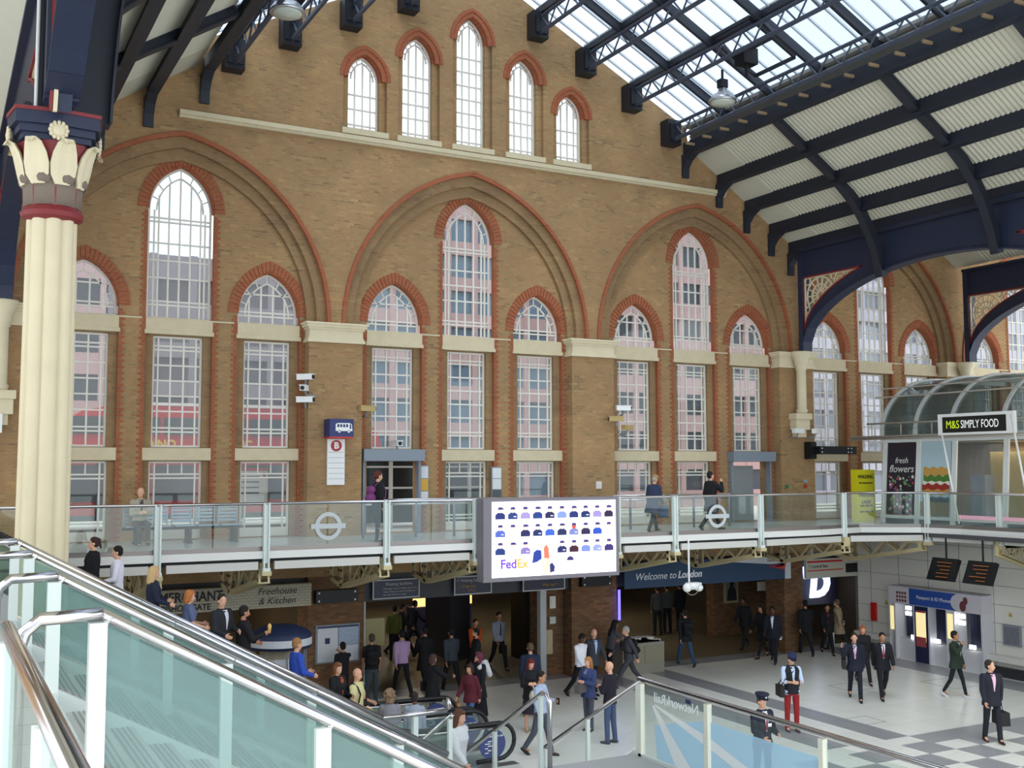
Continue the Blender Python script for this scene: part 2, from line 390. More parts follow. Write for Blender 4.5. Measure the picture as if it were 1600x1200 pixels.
# ------------------------------------------------------------------ street level beyond the wall
m = MB(); m.box(-40, 70, .8, 40, 4.1, 4.3); struct(m.obj('ground', mat('pale street paving', 'b9b5ae', .8, noise=.1)), 'pale street paving outside the windows')
pink = mat('pink granite cladding', 'a68887', .6, noise=.06); dglass = mat('dark office glass', '363a42', .2)
def office(x0, x1, y, z1, name, label, mm, gm, dx=1.5, dz=1.75, fz=.55, depth=8, z0=4.3):
    b = thing(name, label, 'building', ((x0+x1)/2, y, z0))
    q = MB(); q.box(x0, x1, y, y+depth, z0, z1)
    n = int((x1-x0)/dx); rws = int((z1-z0)/dz)
    for i in range(n+1): q.box(x0+i*dx-.13, x0+i*dx+.13, y-.22, y, z0, z1)
    for i in range(rws+1): q.box(x0, x1, y-.18, y, z0+i*dz, z0+i*dz+dz*(1-fz))
    q.obj('wall', mm, b)
    for jz in range(rws):
        g = MB()
        for i in range(n): g.box(x0+i*dx+.13, x0+(i+1)*dx-.13, y-.06, y-.02, z0+jz*dz+dz*(1-fz), z0+(jz+1)*dz)
        g.obj('window_band', gm, b)
    return b
office(.2, 9.6, 14, 14.2, 'office_building', 'grey lavender office block seen through the left tall window', mat('grey stone cladding', '716970', .7), mat('dim curtained window', '4a4349', .4), 1.5, 1.5, .62)
office(-14, 0, 14, 16, 'office_building', 'pink office block outside the leftmost visible windows', pink, dglass, 1.4, 1.75)
office(10.4, 19.6, 15, 19, 'office_building', 'pink office block with blue windows outside the central windows', pink, mat('blue office glass', '586c7e', .15), 1.3, 1.6, .62)
office(20.2, 33, 13, 18.5, 'office_building', 'long pink office block outside the right-hand windows', pink, dglass, 1.3, 1.75)
office(34, 62, 14, 18, 'office_building', 'pale lavender office block outside the far right windows', mat('pale lavender cladding', 'a49fa9', .6), mat('pale office glass', '70737e', .2), 1.4, 1.6, .6)
# red double decker
def bus():
    b = thing('double_decker_bus', 'red double decker bus waiting outside the left ground floor windows', 'bus', (2.5, 5.2, 4.3))
    rd = mat('bus red', 'c4161c', .25); gl = mat('bus window', '3f4248', .12); z0 = 4.3
    out = [(-2.45, z0+.35), (-2.5, z0+2.2), (-2.3, z0+3.0), (-1.6, z0+3.5), (-.6, z0+3.72), (6.2, z0+3.72), (6.9, z0+3.5), (7.4, z0+2.9), (7.6, z0+2.0), (7.6, z0+.35)]
    q = MB(); q.plate(out, [], 5.2, 7.6); q.obj('body', rd, b)
    q = MB(); q.plate([(-.9, z0+3.70), (-.3, z0+3.78), (6, z0+3.78), (6.5, z0+3.68)], [], 5.18, 7.62); q.obj('roof_edge', mat('bus white roof', 'f0e8e8', .4), b)
    for i in range(7):
        x = -1.9+i*1.27
        q = MB(); q.box(x, x+1.17, 5.16, 5.2, z0+2.84, z0+3.34); q.obj('upper_window', gl, b)
    for i in range(7):
        x = -2.2+i*1.3
        q = MB(); q.box(x, x+1.2, 5.16, 5.2, z0+.9, z0+1.95); q.obj('lower_window', gl, b)
    for x in (-1.2, 1.7):
        q = MB(); q.box(x, x+1.25, 5.14, 5.2, z0+.4, z0+2.0); q.obj('door', mat('bus door', '26282c', .2), b)
    q = MB(); q.box(-2.4, 7.5, 5.17, 5.2, z0+.36, z0+.5); q.obj('skirt', DGREY, b)
    for x in (-.7+.2, 4.9):
        q = MB(); q.tube([(x+.6, 5.15, z0+.46), (x+.6, 5.5, z0+.46)], .46, 18); q.obj('wheel', DARK, b)
    yl = mat('yellow advert lettering', 'e8c020', .4)
    text('THE DINO', 'lettering', yl, b, (-.6, 5.15, z0+2.55), .34, bold=.012)
    text('MAGIC', 'lettering', yl, b, (2.2, 5.15, z0+2.55), .34, bold=.012)
    text('LT 60', 'number', WHITE, b, (-1.9, 5.15, z0+2.1), .16)
bus()
b = thing('bus_shelter', 'white framed bus shelter outside the central doorway', 'shelter', (9, 3.6, 4.3))
q = MB()
for x in (6.3, 7.2, 8.1, 9.0, 9.9, 10.8, 11.7): q.box(x-.05, x+.05, 3.6, 3.7, 4.3, 6.6)
for z in (5.0, 5.5, 6.15): q.box(6.3, 11.7, 3.62, 3.68, z, z+.06)
q.obj('frame', WHITE, b); q = MB(); q.box(6.1, 11.9, 3.2, 4.9, 6.6, 6.75); q.obj('roof', WHITE, b)
q = MB(); q.box(6.3, 11.7, 4.7, 4.76, 4.4, 6.5); q.obj('back_panel', mat('shelter dark glass', '30383a', .15), b)
b = thing('timetable_board', 'white bus timetable board with red header outside the third window', 'sign', (2.55, 2.2, 4.3))
q = MB(); q.box(2.15, 2.95, 2.2, 2.25, 5.2, 6.15); q.obj('board', WHITE, b); q = MB(); q.box(2.15, 2.95, 2.19, 2.2, 6.07, 6.15); q.obj('header', mat('signal red', 'c4201f', .4), b)
q = MB(); q.box(2.2, 2.26, 2.2, 2.26, 4.3, 5.2); q.box(2.84, 2.9, 2.2, 2.26, 4.3, 5.2); q.obj('post', GREYP, b)
m = MB()
for z in (5.9, 5.75, 5.6, 5.45): m.box(2.2, 2.7, 2.188, 2.2, z, z+.03)
m.obj('print', DGREY, b); m = MB(); m.tube([(2.84, 2.2, 5.97), (2.84, 2.18, 5.97)], .06, 14); m.obj('roundel', mat('signal red', 'c4201f'), b)
# ------------------------------------------------------------------ roof
YB = -27.0                                           # the roof runs this far towards the viewer's end
def soffit(xa, za, xb, zb, corr=True):
    m = MB()
    L = math.hypot(xb-xa, zb-za); nx, nz_ = -(zb-za)/L, (xb-xa)/L
    if nz_ < 0: nx, nz_ = -nx, -nz_
    ys = [0, -1.4]; off = [0, 0]; y = -1.4
    while y > YB:
        y -= .075; ys.append(y); off.append(.03 if len(ys) % 2 else -.0)
    vs = []
    for y, o_ in zip(ys, off): vs += [(xa+nx*o_, y, za+nz_*o_), (xb+nx*o_, y, zb+nz_*o_)]
    m.add(vs, [(2*i, 2*i+1, 2*i+3, 2*i+2) for i in range(len(ys)-1)])
    m.add([(xa+nx*.12, 0, za+nz_*.12), (xb+nx*.12, 0, zb+nz_*.12), (xb+nx*.12, YB, zb+nz_*.12), (xa+nx*.12, YB, za+nz_*.12)], [(0, 1, 2, 3)])
    return m
ceil = sempty('ceiling', 'pitched station roof with cream profiled soffit and glazed ridge')
for a in ((16.07, 16.5, 20.43, 13.7), (.33, 16.5, -4.03, 13.7), (20.43, 13.7, 24.5, 16.25), (24.5, 16.25, 28.6, 13.65), (-4.03, 13.7, -8.1, 16.25), (-8.1, 16.25, -12.2, 13.65), (28.6, 13.65, 32.7, 16.25)):
    soffit(*a).obj('soffit_sheet', SOFFIT, ceil)
m = MB()
for s in (-1, 1):
    xe, xr = NC+s*7.75, NC
    m.add([(xe, 0, 17.2), (xr, 0, 21.1), (xr, YB, 21.1), (xe, YB, 17.2)], [(0, 1, 2, 3)])
m.obj('roof_glass', SKYG, ceil)
m = MB()
for s in (-1, 1):
    xe = NC+s*7.75; y = -.3
    while y > YB:
        m.bar((xe, y, 17.22), (NC, y, 21.12), .045, .07); y -= .62
m.obj('glazing_bar', mat('white glazing bar', 'b8bcc4', .4), ceil)
m = MB()
for s in (-1, 1):                                    # louvred upstand between glass and soffit
    for i in range(6):
        z = 16.62+i*.1; m.add([(NC+s*(7.9-i*.01), 0, z), (NC+s*(7.98-i*.01), 0, z-.07), (NC+s*(7.98-i*.01), YB, z-.07), (NC+s*(7.9-i*.01), YB, z)], [(0, 1, 2, 3)])
    m.box(NC+s*8.02-.02, NC+s*8.02+.02, YB, 0, 16.5, 17.2); xx = sorted((NC+s*7.66, NC+s*8.05)); m.box(xx[0], xx[1], YB, 0, 17.16, 17.26)
m.obj('louvre_strip', mat('louvre grey', '8d8d88', .5), ceil)
def tlab(): pass
# rafters running down the slope
RIBY = (-4.1, -8.2, -12.25, -16.3, -20.4, -24.5)
m = MB()
for i in range(1, 13):
    y = -2.05*i
    for s in (-1, 1): m.bar((NC+s*7.8, y, 17.02), (NC, y, 20.95), .1, .26)
m.obj('rafter', NAVY, ceil)
def arc(pts, n=5):
    """smooth a short list of points"""
    P = [Vector(p) for p in pts]; o = []
    for i in range(len(P)-1):
        p0, p1, p2, p3 = P[max(i-1, 0)], P[i], P[i+1], P[min(i+2, len(P)-1)]
        for k in range(n):
            t = k/n; o.append(.5*((2*p1)+(-p0+p2)*t+(2*p0-5*p1+4*p2-p3)*t*t+(-p0+3*p1-3*p2+p3)*t**3))
    return o+[P[-1]]
def rib(mb, s, y, foot):
    pts = [(7.9, 16.42), (9.0, 15.7), (10.1, 15.0), (11.0, 14.25), (11.55, 13.5)] + ([(11.9, 12.75), (12.1, 12.0)] if not foot else [(11.75, 12.6), (11.85, 11.6), (11.9, 10.87)])
    p = arc([(NC+s*a, y, z) for a, z in pts])
    top, bot = [], []
    for i in range(len(p)):
        d = (p[min(i+1, len(p)-1)]-p[max(i-1, 0)]).normalized(); n = Vector((-d.z, 0, d.x))
        if n.z < 0 or (abs(n.z) < .05 and n.x*s < 0): n = -n
        if i and (n.dot(prev_) < 0): n = -n
        prev_ = n; h = .17 if not foot else .24+.12*i/len(p); top.append(p[i]+n*h); bot.append(p[i]-n*h)
    mb.plate([(q.x, q.z) for q in top]+[(q.x, q.z) for q in reversed(bot)], [], y-.04, y+.04)
    for i in range(len(bot)-1): mb.bar(bot[i], bot[i+1], .035, .26 if not foot else .4, upv=(0, 1, 0))
def girder_lab(side, i, what): return '%s %s' % (what, i)
ORD = ['nearest the wall', 'second from the wall', 'third from the wall, springing at the column', 'fourth from the wall', 'fifth from the wall', 'sixth from the wall']
for s, nm in ((1, 'right'), (-1, 'left')):
    for y, od in zip(RIBY, ORD):
        m = MB(); rib(m, s, y, y == -12.25 or y == -24.5)
        r_ = m.obj('roof_rib', NAVY); tag(r_, 'curved dark roof rib on the %s slope, %s' % (nm, od), 'roof rib', 'curved ribs under the roof slopes')
    # purlins on the sheet soffit, each with a hooked foot at the wall
    for a, z, od in ((7.68, 16.45, 'highest'), (9.05, 15.63, 'second from the top'), (10.2, 14.9, 'third from the top'), (11.25, 14.22, 'second from the bottom'), (12.1, 13.62, 'lowest')):
        x = NC+s*a; t = thing('purlin', 'dark purlin along the %s cream soffit, %s' % (nm, od), 'roof beam', (x, 0, z), 0, 'purlins under the cream soffit')
        m = MB(); m.box(x-.05, x+.05, YB, -.02, z-.22, z+.2); m.box(x-.13, x+.13, YB, -.02, z-.26, z-.22); m.obj('beam', NAVY, t)
        m = MB(); m.plate([(-.02, z-.2), (-.75, z-.2), (-.3, z-.42), (-.12, z-.62), (-.1, z-.95), (-.02, z-.95)], [], x-.12, x+.12, plane='yz'); m.obj('foot', NAVY, t)
    # lattice girders under the glass
    for a, z, od in ((2.1, 19.42, 'nearest the ridge'), (3.8, 18.6, 'second from the ridge'), (5.5, 17.75, 'third from the ridge'), (7.0, 16.85, 'at the foot of the glass')):
        x = NC+s*a; t = thing('lattice_girder', 'grey lattice girder under the %s roof glass, %s' % (nm, od), 'lattice girder', (x, 0, z), 0, 'lattice girders under the glazed roof')
        m = MB(); m.box(x-.26, x+.26, -.42, -.01, z-.42, z+.38); m.box(x-.2, x+.2, -.5, -.42, z-.3, z+.24); m.obj('wall_box', BLACKM, t)
        zt, zb_ = z+.22, z-.26
        m = MB(); m.tube([(x, -.4, zt), (x, YB, zt)], .055, 6); m.tube([(x, -.4, zb_), (x, YB, zb_)], .065, 6); m.obj('chord', LATT, t)
        m = MB(); y = -.45; k = 0
        while y > YB+.5:
            m.tube([(x, y, zb_ if k % 2 else zt), (x, y-.42, zt if k % 2 else zb_)], .028, 5); y -= .42; k += 1
        m.obj('diagonal_brace', LATT, t)
        if a < 6: m = MB(); m.box(x+s*.1-.06, x+s*.1+.06, YB, -.02, z+.38, z+.62); m.box(x+s*.1-.1, x+s*.1+.1, YB, -.02, z+.36, z+.4); m.obj('beam', NAVY, t)
# brackets of the eaves lattice: small timber noggins
m = MB(); y = -.6
while y > YB:
    m.box(NC+7.3, NC+7.75, y-.03, y+.03, 16.42, 16.5); y -= .85
tag(m.obj('noggin_row', mat('tan timber', '8f7a5c')), 'tan timber cross pieces behind the eaves lattice girder', 'timber', kind='stuff')
# high bay lights
def dome(x, y, z, label):
    t = thing('dome_floodlight', label, 'floodlight', (x, y, z), 0, 'dome floodlights hung from the roof')
    m = MB(); m.lathe([(.05, .42), (.12, .4), (.14, .3), (.3, .2), (.38, .08), (.4, 0), (.37, .0)], (x, y, z), 20); m.obj('reflector', mat('spun aluminium', 'b9b9bb', .3, .8), t, True)
    m = MB(); m.lathe([(.36, .02), (.3, -.05), (.0, -.08)], (x, y, z), 20); m.obj('diffuser', mat('milky glass', 'c3c9bd', .4), t, True)
    m = MB(); m.tube([(x, y, z+.4), (x, y, z+.95)], .04, 6); m.box(x-.12, x+.12, y-.1, y+.1, z+.42, z+.66); m.obj('hanger', BLACKM, t)
dome(14.05, -4.2, 16.45, 'silver dome floodlight hanging below the right roof glass')
dome(1.45, -4.2, 16.5, 'silver dome floodlight hanging below the left roof glass')
t = thing('maintenance_hatch', 'open framed hatch with winch in the right roof glass', 'roof hatch', (14.4, -5.1, 17.75))
m = MB()
for p, q in (((13.6, -4.3, 18.2), (15.2, -4.3, 17.4)), ((13.6, -5.9, 18.2), (15.2, -5.9, 17.4)), ((13.6, -4.3, 18.2), (13.6, -5.9, 18.2)), ((15.2, -4.3, 17.4), (15.2, -5.9, 17.4)), ((14.4, -4.3, 17.8), (14.4, -5.9, 17.8))): m.bar(p, q, .06, .1)
m.obj('frame', BLACKM, t); m = MB(); m.box(14.0, 14.5, -5.2, -4.8, 17.3, 17.75); m.tube([(14.25, -5, 17.3), (14.25, -5, 17.0)], .05, 6); m.obj('winch', DARK, t)
# ------------------------------------------------------------------ arcade girders and columns
def inside_sp(y, z, y0=-.62, ztop=12.5):
    """spandrel field between upright, top edge and arch"""
    c = -6.025; hs = 5.4; rise = 2.25; zz = 10.1
    if y > y0 or z > ztop: return False
    t = (y-c)/hs
    return abs(t) < 1 and z > zz+.42+(rise+.02)*math.sqrt(max(0, 1-t*t))*1.0 and y > -4.3
def spandrel_outline():
    c, hs, rise, zz = -6.025, 5.4, 2.27, 10.52
    pts = [(-.64, 12.5)]
    arcp = []
    for i in range(30):
        y = -.64-3.8*i/29; t = (y-c)/hs; z = zz+rise*math.sqrt(max(0, 1-t*t))
        if z < 12.48: arcp.append((y, z))
    return pts+arcp
def girder(x, label, y0=-.45, span=11.15, c0=False, c1=True):
    t = thing('arcade_girder', label, 'girder', (x, y0, 10), 0, 'blue arched girders of the arcades')
    yc = y0-span/2; hs = span/2
    def arcz(y, z0, h, rise): return z0+rise*math.sqrt(max(0, 1-((y-yc)/h)**2))
    n = 40; low = [(y0-.12-(span-.24)*i/n, 0) for i in range(n+1)]
    low = [(y, arcz(y, 10.03, hs-.1, 2.32)) for y, _ in low]
    so = [(y+y0+.45, z) for y, z in spandrel_outline()]; so2 = [(2*yc-y, z) for y, z in so]
    low = [p for p in low if not (c0 and p[1] < 10.85 and p[0] > yc) and not (c1 and p[1] < 10.85 and p[0] < yc)]
    low = ([(y0-.01, 10.85)] if c0 else [])+low+([(y0-span+.01, 10.85)] if c1 else [])
    za, zb = (10.85 if c0 else 10.03), (10.85 if c1 else 10.03)
    outl = [(y0, 13.45), (y0, za)]+low+[(y0-span, zb), (y0-span, 13.45)]
    m = MB(); m.plate(outl, [so, so2], x-.12, x+.12, plane='yz')
    for a, b in zip(low, low[1:]): m.bar((x, a[0], a[1]), (x, b[0], b[1]), .05, .42, upv=(1, 0, 0))
    m.box(x-.25, x+.25, y0-span, y0, 13.4, 13.5); m.box(x-.2, x+.2, y0-.2, y0, za, 13.4); m.box(x-.2, x+.2, y0-span, y0-span+.2, zb, 13.4)
    m.obj('web_plate', NAVYB, t)
    for sgn in (0, 1):
        m = MB(); r_ = MB()
        if (sgn == 0 and c0) or (sgn == 1 and c1): pass
        f = (lambda y: y) if not sgn else (lambda y: 2*yc-y)
        ol = [(f(y), z) for y, z in so]
        for a, b in zip(ol, ol[1:]+ol[:1]): r_.bar((x-.13, a[0], a[1]), (x-.13, b[0], b[1]), .05, .04, upv=(1, 0, 0)); m.bar((x-.08, a[0], a[1]), (x-.08, b[0], b[1]), .1, .05, upv=(1, 0, 0))
        def ring(cy, cz, rr, wd=.03, k=14):
            for i in range(k):
                a, b = 2*PI*i/k, 2*PI*(i+1)/k
                p, q = (cy+rr*math.cos(a), cz+rr*math.sin(a)), (cy+rr*math.cos(b), cz+rr*math.sin(b))
                if inside_sp(*p) and inside_sp(*q): m.bar((x-.08, f(p[0]+y0+.45), p[1]), (x-.08, f(q[0]+y0+.45), q[1]), wd, .04, upv=(1, 0, 0))
        cy, cz = -1.36, 11.83
        for rr in (.14, .36, .6): ring(cy, cz, rr, .05, 20)
        for i in range(14):
            a = 2*PI*i/14; p = (cy+.1*math.cos(a), cz+.1*math.sin(a)); q = (cy+.6*math.cos(a), cz+.6*math.sin(a))
            if inside_sp(*q): m.bar((x-.08, f(p[0]+y0+.45), p[1]), (x-.08, f(q[0]+y0+.45), q[1]), .045, .03, upv=(1, 0, 0))
        for cy, cz, rr in ((-2.25, 12.22, .25), (-2.25, 12.22, .12), (-2.72, 12.25, .2), (-2.72, 12.25, .09), (-3.1, 12.32, .15), (-3.4, 12.38, .1), (-.85, 11.1, .18), (-.85, 11.1, .08), (-.8, 10.8, .12), (-1.1, 11.22, .12), (-2.05, 11.85, .16), (-.8, 12.35, .12), (-1.95, 12.38, .1), (-.78, 11.4, .1), (-1.75, 11.45, .12), (-2.45, 12.02, .12)): ring(cy, cz, rr, .035, 12)
        m.obj('tracery', STONEL, t); r_.obj('red_border', REDP, t)
    m = MB()
    for a in low[1:-1:1]: m.ell((x-.17, a[0], a[1]+.06), .022, 5, 4); m.ell((x+.17, a[0], a[1]+.06), .022, 5, 4)
    m.obj('rivet', NAVY, t)
    return t
girder(20.43, 'blue arched girder with cream tracery beside the third wall pier')
girder(28.6, 'blue arched girder with cream tracery at the far right wall pier')
girder(-4.03, 'blue arched girder between the left column and the wall')
girder(-4.03, 'blue arched girder running from the left column towards the viewer', y0=-12.9, c0=True)
girder(20.43, 'blue arched girder running on beyond the right edge of view', y0=-12.9, c0=True)
for x, lb in ((20.43, 'corbelled cream half column on the third wall pier'), (28.6, 'corbelled cream half column on the far right wall pier'), (-4.03, 'cream half column on the wall pier behind the left column')):
    t = thing('wall_shaft', lb, 'half column', (x, -.2, 7.6), 0, 'half columns on the wall piers')
    m = MB(); m.lathe([(.17, 7.95), (.2, 8.05), (.16, 8.1), (.16, 9.4), (.2, 9.45), (.17, 9.5), (.22, 9.6), (.22, 9.7), (.34, 9.95), (.36, 10.03)], (x, -.3, 0), 16); m.obj('shaft', STONEL, t, True)
    m = MB(); m.box(x-.35, x+.35, -.42, -.04, 7.75, 7.95); m.box(x-.3, x+.3, -.35, -.04, 7.4, 7.75); m.box(x-.2, x+.2, -.28, -.04, 7.15, 7.4); m.obj('corbel', STONEL, t)
def column(x, y, label):
    t = thing('clustered_column', label, 'column', (x, y, 0), 0, 'clustered cream columns')
    n = 64; m = MB(); vs = []
    zs = [0, .5, .9, 1.0, 4.9, 4.92, 5, 9.5]; rs = [.46, .46, .40, .345, .33, .322, .33, .315]
    for z, rr in zip(zs, rs):
        for i in range(n):
            a = 2*PI*i/n; q = rr*(.80+.2*abs(math.cos(4*a))**.5) if z > .95 else rr; vs.append((x+q*math.cos(a), y+q*math.sin(a), z))
    m.add(vs, [(i*n+k, i*n+(k+1) % n, (i+1)*n+(k+1) % n, (i+1)*n+k) for i in range(len(zs)-1) for k in range(n)]); m.obj('shaft', STONEL, t, True)
    m = MB(); m.lathe([(.3, 9.42), (.38, 9.46), (.40, 9.52), (.36, 9.58), (.34, 9.6)], (x, y, 0), 32); m.lathe([(.36, 9.58), (.38, 9.9), (.44, 10.2), (.5, 10.42)], (x, y, 0), 8); m.obj('necking', REDP, t)
    m = MB(); m.lathe([(.36, 9.6), (.37, 9.8), (.385, 9.95)], (x, y, 0), 32)
    for i in range(8): a = 2*PI*(i+.5)/8; m.ell((x+.33*math.cos(a), y+.33*math.sin(a), 9.95), (.12, .12, .1), 10, 6)
    m.obj('bell', mat('brown grey bell', '7a6c60', .8, bump=.4), t, True)
    for i in range(8):
        a = 2*PI*i/8+.2; m = MB(); d = Vector((math.cos(a), math.sin(a), 0)); s_ = Vector((-d.y, d.x, 0))
        pr = [(.385, 9.86, .09), (.41, 9.98, .155), (.44, 10.12, .17), (.48, 10.26, .15), (.54, 10.38, .11), (.6, 10.42, .07), (.63, 10.36, .03)]
        vs = []
        for rr, z, h in pr:
            for q in (-1, -.5, 0, .5, 1): vs.append(Vector((x, y, z))+d*(rr+.03*(1-abs(q))*(1 if q else .3))+s_*h*q)
        m.add(vs, [(5*j+k, 5*j+k+1, 5*j+k+6, 5*j+k+5) for j in range(len(pr)-1) for k in range(4)])
        vs2 = [v-d*.02 for v in vs]; m.add(vs2, [(5*j+k, 5*j+k+5, 5*j+k+6, 5*j+k+1) for j in range(len(pr)-1) for k in range(4)])
        m.obj('acanthus_leaf', STONEL, t)
    m = MB(); st = []
    for i in range(8):
        a = 2*PI*i/8; q = .72 if i % 2 else .58; st.append((q*math.cos(a), q*math.sin(a)))
    for z0, z1, e in ((10.42, 10.5, .82), (10.5, 10.6, .9), (10.6, 10.76, 1.0)): m.plate([(x+p[0]*e, y+p[1]*e) for p in st], [], z0, z1, plane='xy')
    m.obj('abacus', NAVYB, t); m = MB(); m.plate([(x+p[0]*1.03, y+p[1]*1.03) for p in st], [], 10.76, 10.81, plane='xy'); m.obj('red_edge', REDP, t)
    for a in (-PI/2, PI, 0, PI/2):
        m = MB(); c = Vector((x+.53*math.cos(a), y+.53*math.sin(a), 10.53)); rot = Matrix.Rotation(a, 3, 'Z')
        for i in range(12): b_ = 2*PI*i/12; m.ell(c+rot @ Vector((.03, .1*math.cos(b_), .1*math.sin(b_))), (.03, .035, .035), 6, 5)
        m.ell(c+rot @ Vector((.02, 0, 0)), (.05, .1, .1), 10, 6, rot=rot); m.obj('rosette', STONEL, t, True)
    m = MB(); m.box(x-.2, x+.2, y-.22, y+.22, 10.8, 13.5); m.box(x-.24, x-.2, y-.26, y+.26, 10.8, 13.5); m.box(x+.2, x+.24, y-.26, y+.26, 10.8, 13.5); m.obj('upper_stanchion', NAVY, t)
    m = MB(); 
    for i in range(24):
        for sx in (-.14, .14): m.ell((x+sx, y-.225, 10.9+i*.11), .016, 5, 4)
    m.obj('rivet', BLACKM, t)
    return t
column(-4.03, -12.25, 'tall clustered cream column with leaf capital at the left')
column(20.43, -12.25, 'clustered cream column beyond the right edge of view')
t = tag(bpy.data.objects.new('red_pipe', None), None, None); bpy.data.objects.remove(t)
m = MB(); m.tube([(-4.3, -12.55, 10.85), (-4.3, -12.55, 13.6)], .02, 6); tag(m.obj('downpipe', WHITE), 'thin white pipe running up beside the left column stanchion', 'pipe')
# ------------------------------------------------------------------ floors
TILE = bpy.data.materials.new('terrazzo tile floor'); TILE.use_nodes = True
def tilemat(M, base, var, joint, size, rough):
    t = M.node_tree; L = t.links; b = t.nodes['Principled BSDF']; b.inputs['Roughness'].default_value = rough; b.inputs['Specular IOR Level'].default_value = .5
    g = t.nodes.new('ShaderNodeNewGeometry'); k = t.nodes.new('ShaderNodeTexBrick'); k.offset = 0; k.inputs['Scale'].default_value = 1; k.inputs['Brick Width'].default_value = size; k.inputs['Row Height'].default_value = size
    k.inputs['Mortar Size'].default_value = .006; k.inputs['Color1'].default_value = rgb(base); k.inputs['Color2'].default_value = rgb(var); k.inputs['Mortar'].default_value = rgb(joint)
    L.new(g.outputs['Position'], k.inputs['Vector']); L.new(k.outputs['Color'], b.inputs['Base Color'])
tilemat(TILE, 'eceae0', 'e6e4d9', 'c8c6bc', .8, .3)
TILED = bpy.data.materials.new('dark floor tile'); TILED.use_nodes = True; tilemat(TILED, '9c9c9c', '969698', '868688', .8, .3)
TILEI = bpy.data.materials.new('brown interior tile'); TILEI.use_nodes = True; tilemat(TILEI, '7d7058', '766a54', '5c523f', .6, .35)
TILEW = bpy.data.materials.new('walkway tile'); TILEW.use_nodes = True; tilemat(TILEW, 'c8ccc8', 'c0c4c0', '9ea3a0', .6, .2)
m = MB(); m.box(-14, 40, -34, .7, -.2, 0); struct(m.obj('floor', TILE), 'pale tiled concourse floor')
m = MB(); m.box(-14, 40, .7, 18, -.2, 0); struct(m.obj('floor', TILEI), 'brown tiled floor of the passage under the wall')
m = MB(); m.box(13.85, 14.6, -9.7, .7, .0, .004); m.box(12.0, 12.75, -9.7, .7, .0, .004); m.box(4, 13.85, -.1, .7, 0, .0045); m.box(14.6, 22.2, -.1, .7, 0, .0045); m.box(21.2, 22.3, -14, -.1, 0, .0043)
m.box(14.6, 24, -10.4, -9.7, 0, .0045)
for i in range(12):
    for j in range(5):
        if (i+j) % 2 == 0: m.box(9+i*.8, 9.8+i*.8, -11-j*.8, -10.2-j*.8, 0, .0042)
struct(m.obj('floor_inlay', TILED), 'grey inlaid floor bands and chequers')
m = MB()
for cx, cy, s_ in ((17.6, -5.0, .45), (20.5, -6.0, .6), (14.9, -8.1, .35)):
    m.plate([(cx-s_, cy-s_), (cx+s_, cy-s_), (cx+s_, cy+s_), (cx-s_, cy+s_)], [[(cx-s_+.02, cy-s_+.02), (cx+s_-.02, cy-s_+.02), (cx+s_-.02, cy+s_-.02), (cx-s_+.02, cy+s_-.02)]], .0005, .003, plane='xy')
struct(m.obj('floor_access_cover', GREYP), 'metal edged access covers in the concourse floor')
# ------------------------------------------------------------------ upper walkway
EDGE = [(-14, -4.3), (17.2, -4.3), (19.2, -3.9), (20.7, -4.9), (20.95, -6.2), (20.95, -20)]
m = MB(); m.plate([(-14, 0.5), (-14, -4.3), (17.2, -4.3), (19.2, -3.9), (20.7, -4.9), (20.95, -6.2), (20.95, -20), (34, -20), (34, .5)], [], 4.2, 4.35, plane='xy'); m.box(-14, 22.4, -1.0, .5, 3.95, 4.2); struct(m.obj('floor', TILEW), 'pale upper walkway floor along the wall')
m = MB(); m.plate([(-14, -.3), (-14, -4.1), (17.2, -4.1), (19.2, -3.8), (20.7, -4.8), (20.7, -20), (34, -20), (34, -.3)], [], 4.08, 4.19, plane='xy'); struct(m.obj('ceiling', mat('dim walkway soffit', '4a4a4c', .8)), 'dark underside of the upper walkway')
FASC = mat('fascia enamel', 'c8c6be', .35); FASC2 = mat('fascia white', 'dddcd6', .3)
def along(pts, a, b, w, z0, z1, mb, m=0):
    p, q = Vector((a[0], a[1], 0)), Vector((b[0], b[1], 0)); d = (q-p).normalized()
    mb.bar(p+Vector((0, 0, (z0+z1)/2)), q+Vector((0, 0, (z0+z1)/2)), w, z1-z0, m)
def offs(P, o):                                     # shift an edge outward (to the viewer's side)
    out = []
    for i, p in enumerate(P):
        a = Vector(P[max(i-1, 0)]); b = Vector(P[min(i+1, len(P)-1)]); d = (b-a).normalized(); n = Vector((d.y, -d.x)); out.append((p[0]+n.x*o, p[1]+n.y*o))
    return out
E0, E1 = offs(EDGE, .06), offs(EDGE, .1)
m = MB()
for a, b in zip(E0, E0[1:]): along(0, a, b, .1, 4.2, 4.36, m)
m2 = MB()
for a, b in zip(offs(EDGE, .0), offs(EDGE, .0)[1:]): along(0, a, b, .03, 4.35, 4.46, m2)
fa = sempty('trim_1', 'white enamel fascia of the upper walkway', (0, 0, 0)); m.obj('fascia', FASC2, fa); m2.obj('kick_plate', mat('kick plate steel', '8c8480', .4, .7), fa)
POSTS = [(-8.5, -4.42), (-6, -4.42), (-3.6, -4.42), (-1.17, -4.42), (1.1, -4.42), (3.88, -4.42), (6.15, -4.42), (10.2, -4.42), (12.02, -4.42), (14.95, -4.42), (18.3, -4.2), (20.75, -5.1), (21.08, -7.3), (21.08, -9.6), (21.08, -12)]
m = MB()
for a, b in zip(POSTS, POSTS[1:]):
    d = Vector((b[0]-a[0], b[1]-a[1], 0)); d.normalize(); A = (a[0]+d.x*.18, a[1]+d.y*.18); B = (b[0]-d.x*.18, b[1]-d.y*.18); along(0, A, B, .08, 3.97, 4.14, m)
m.obj('lower_fascia', FASC, fa)
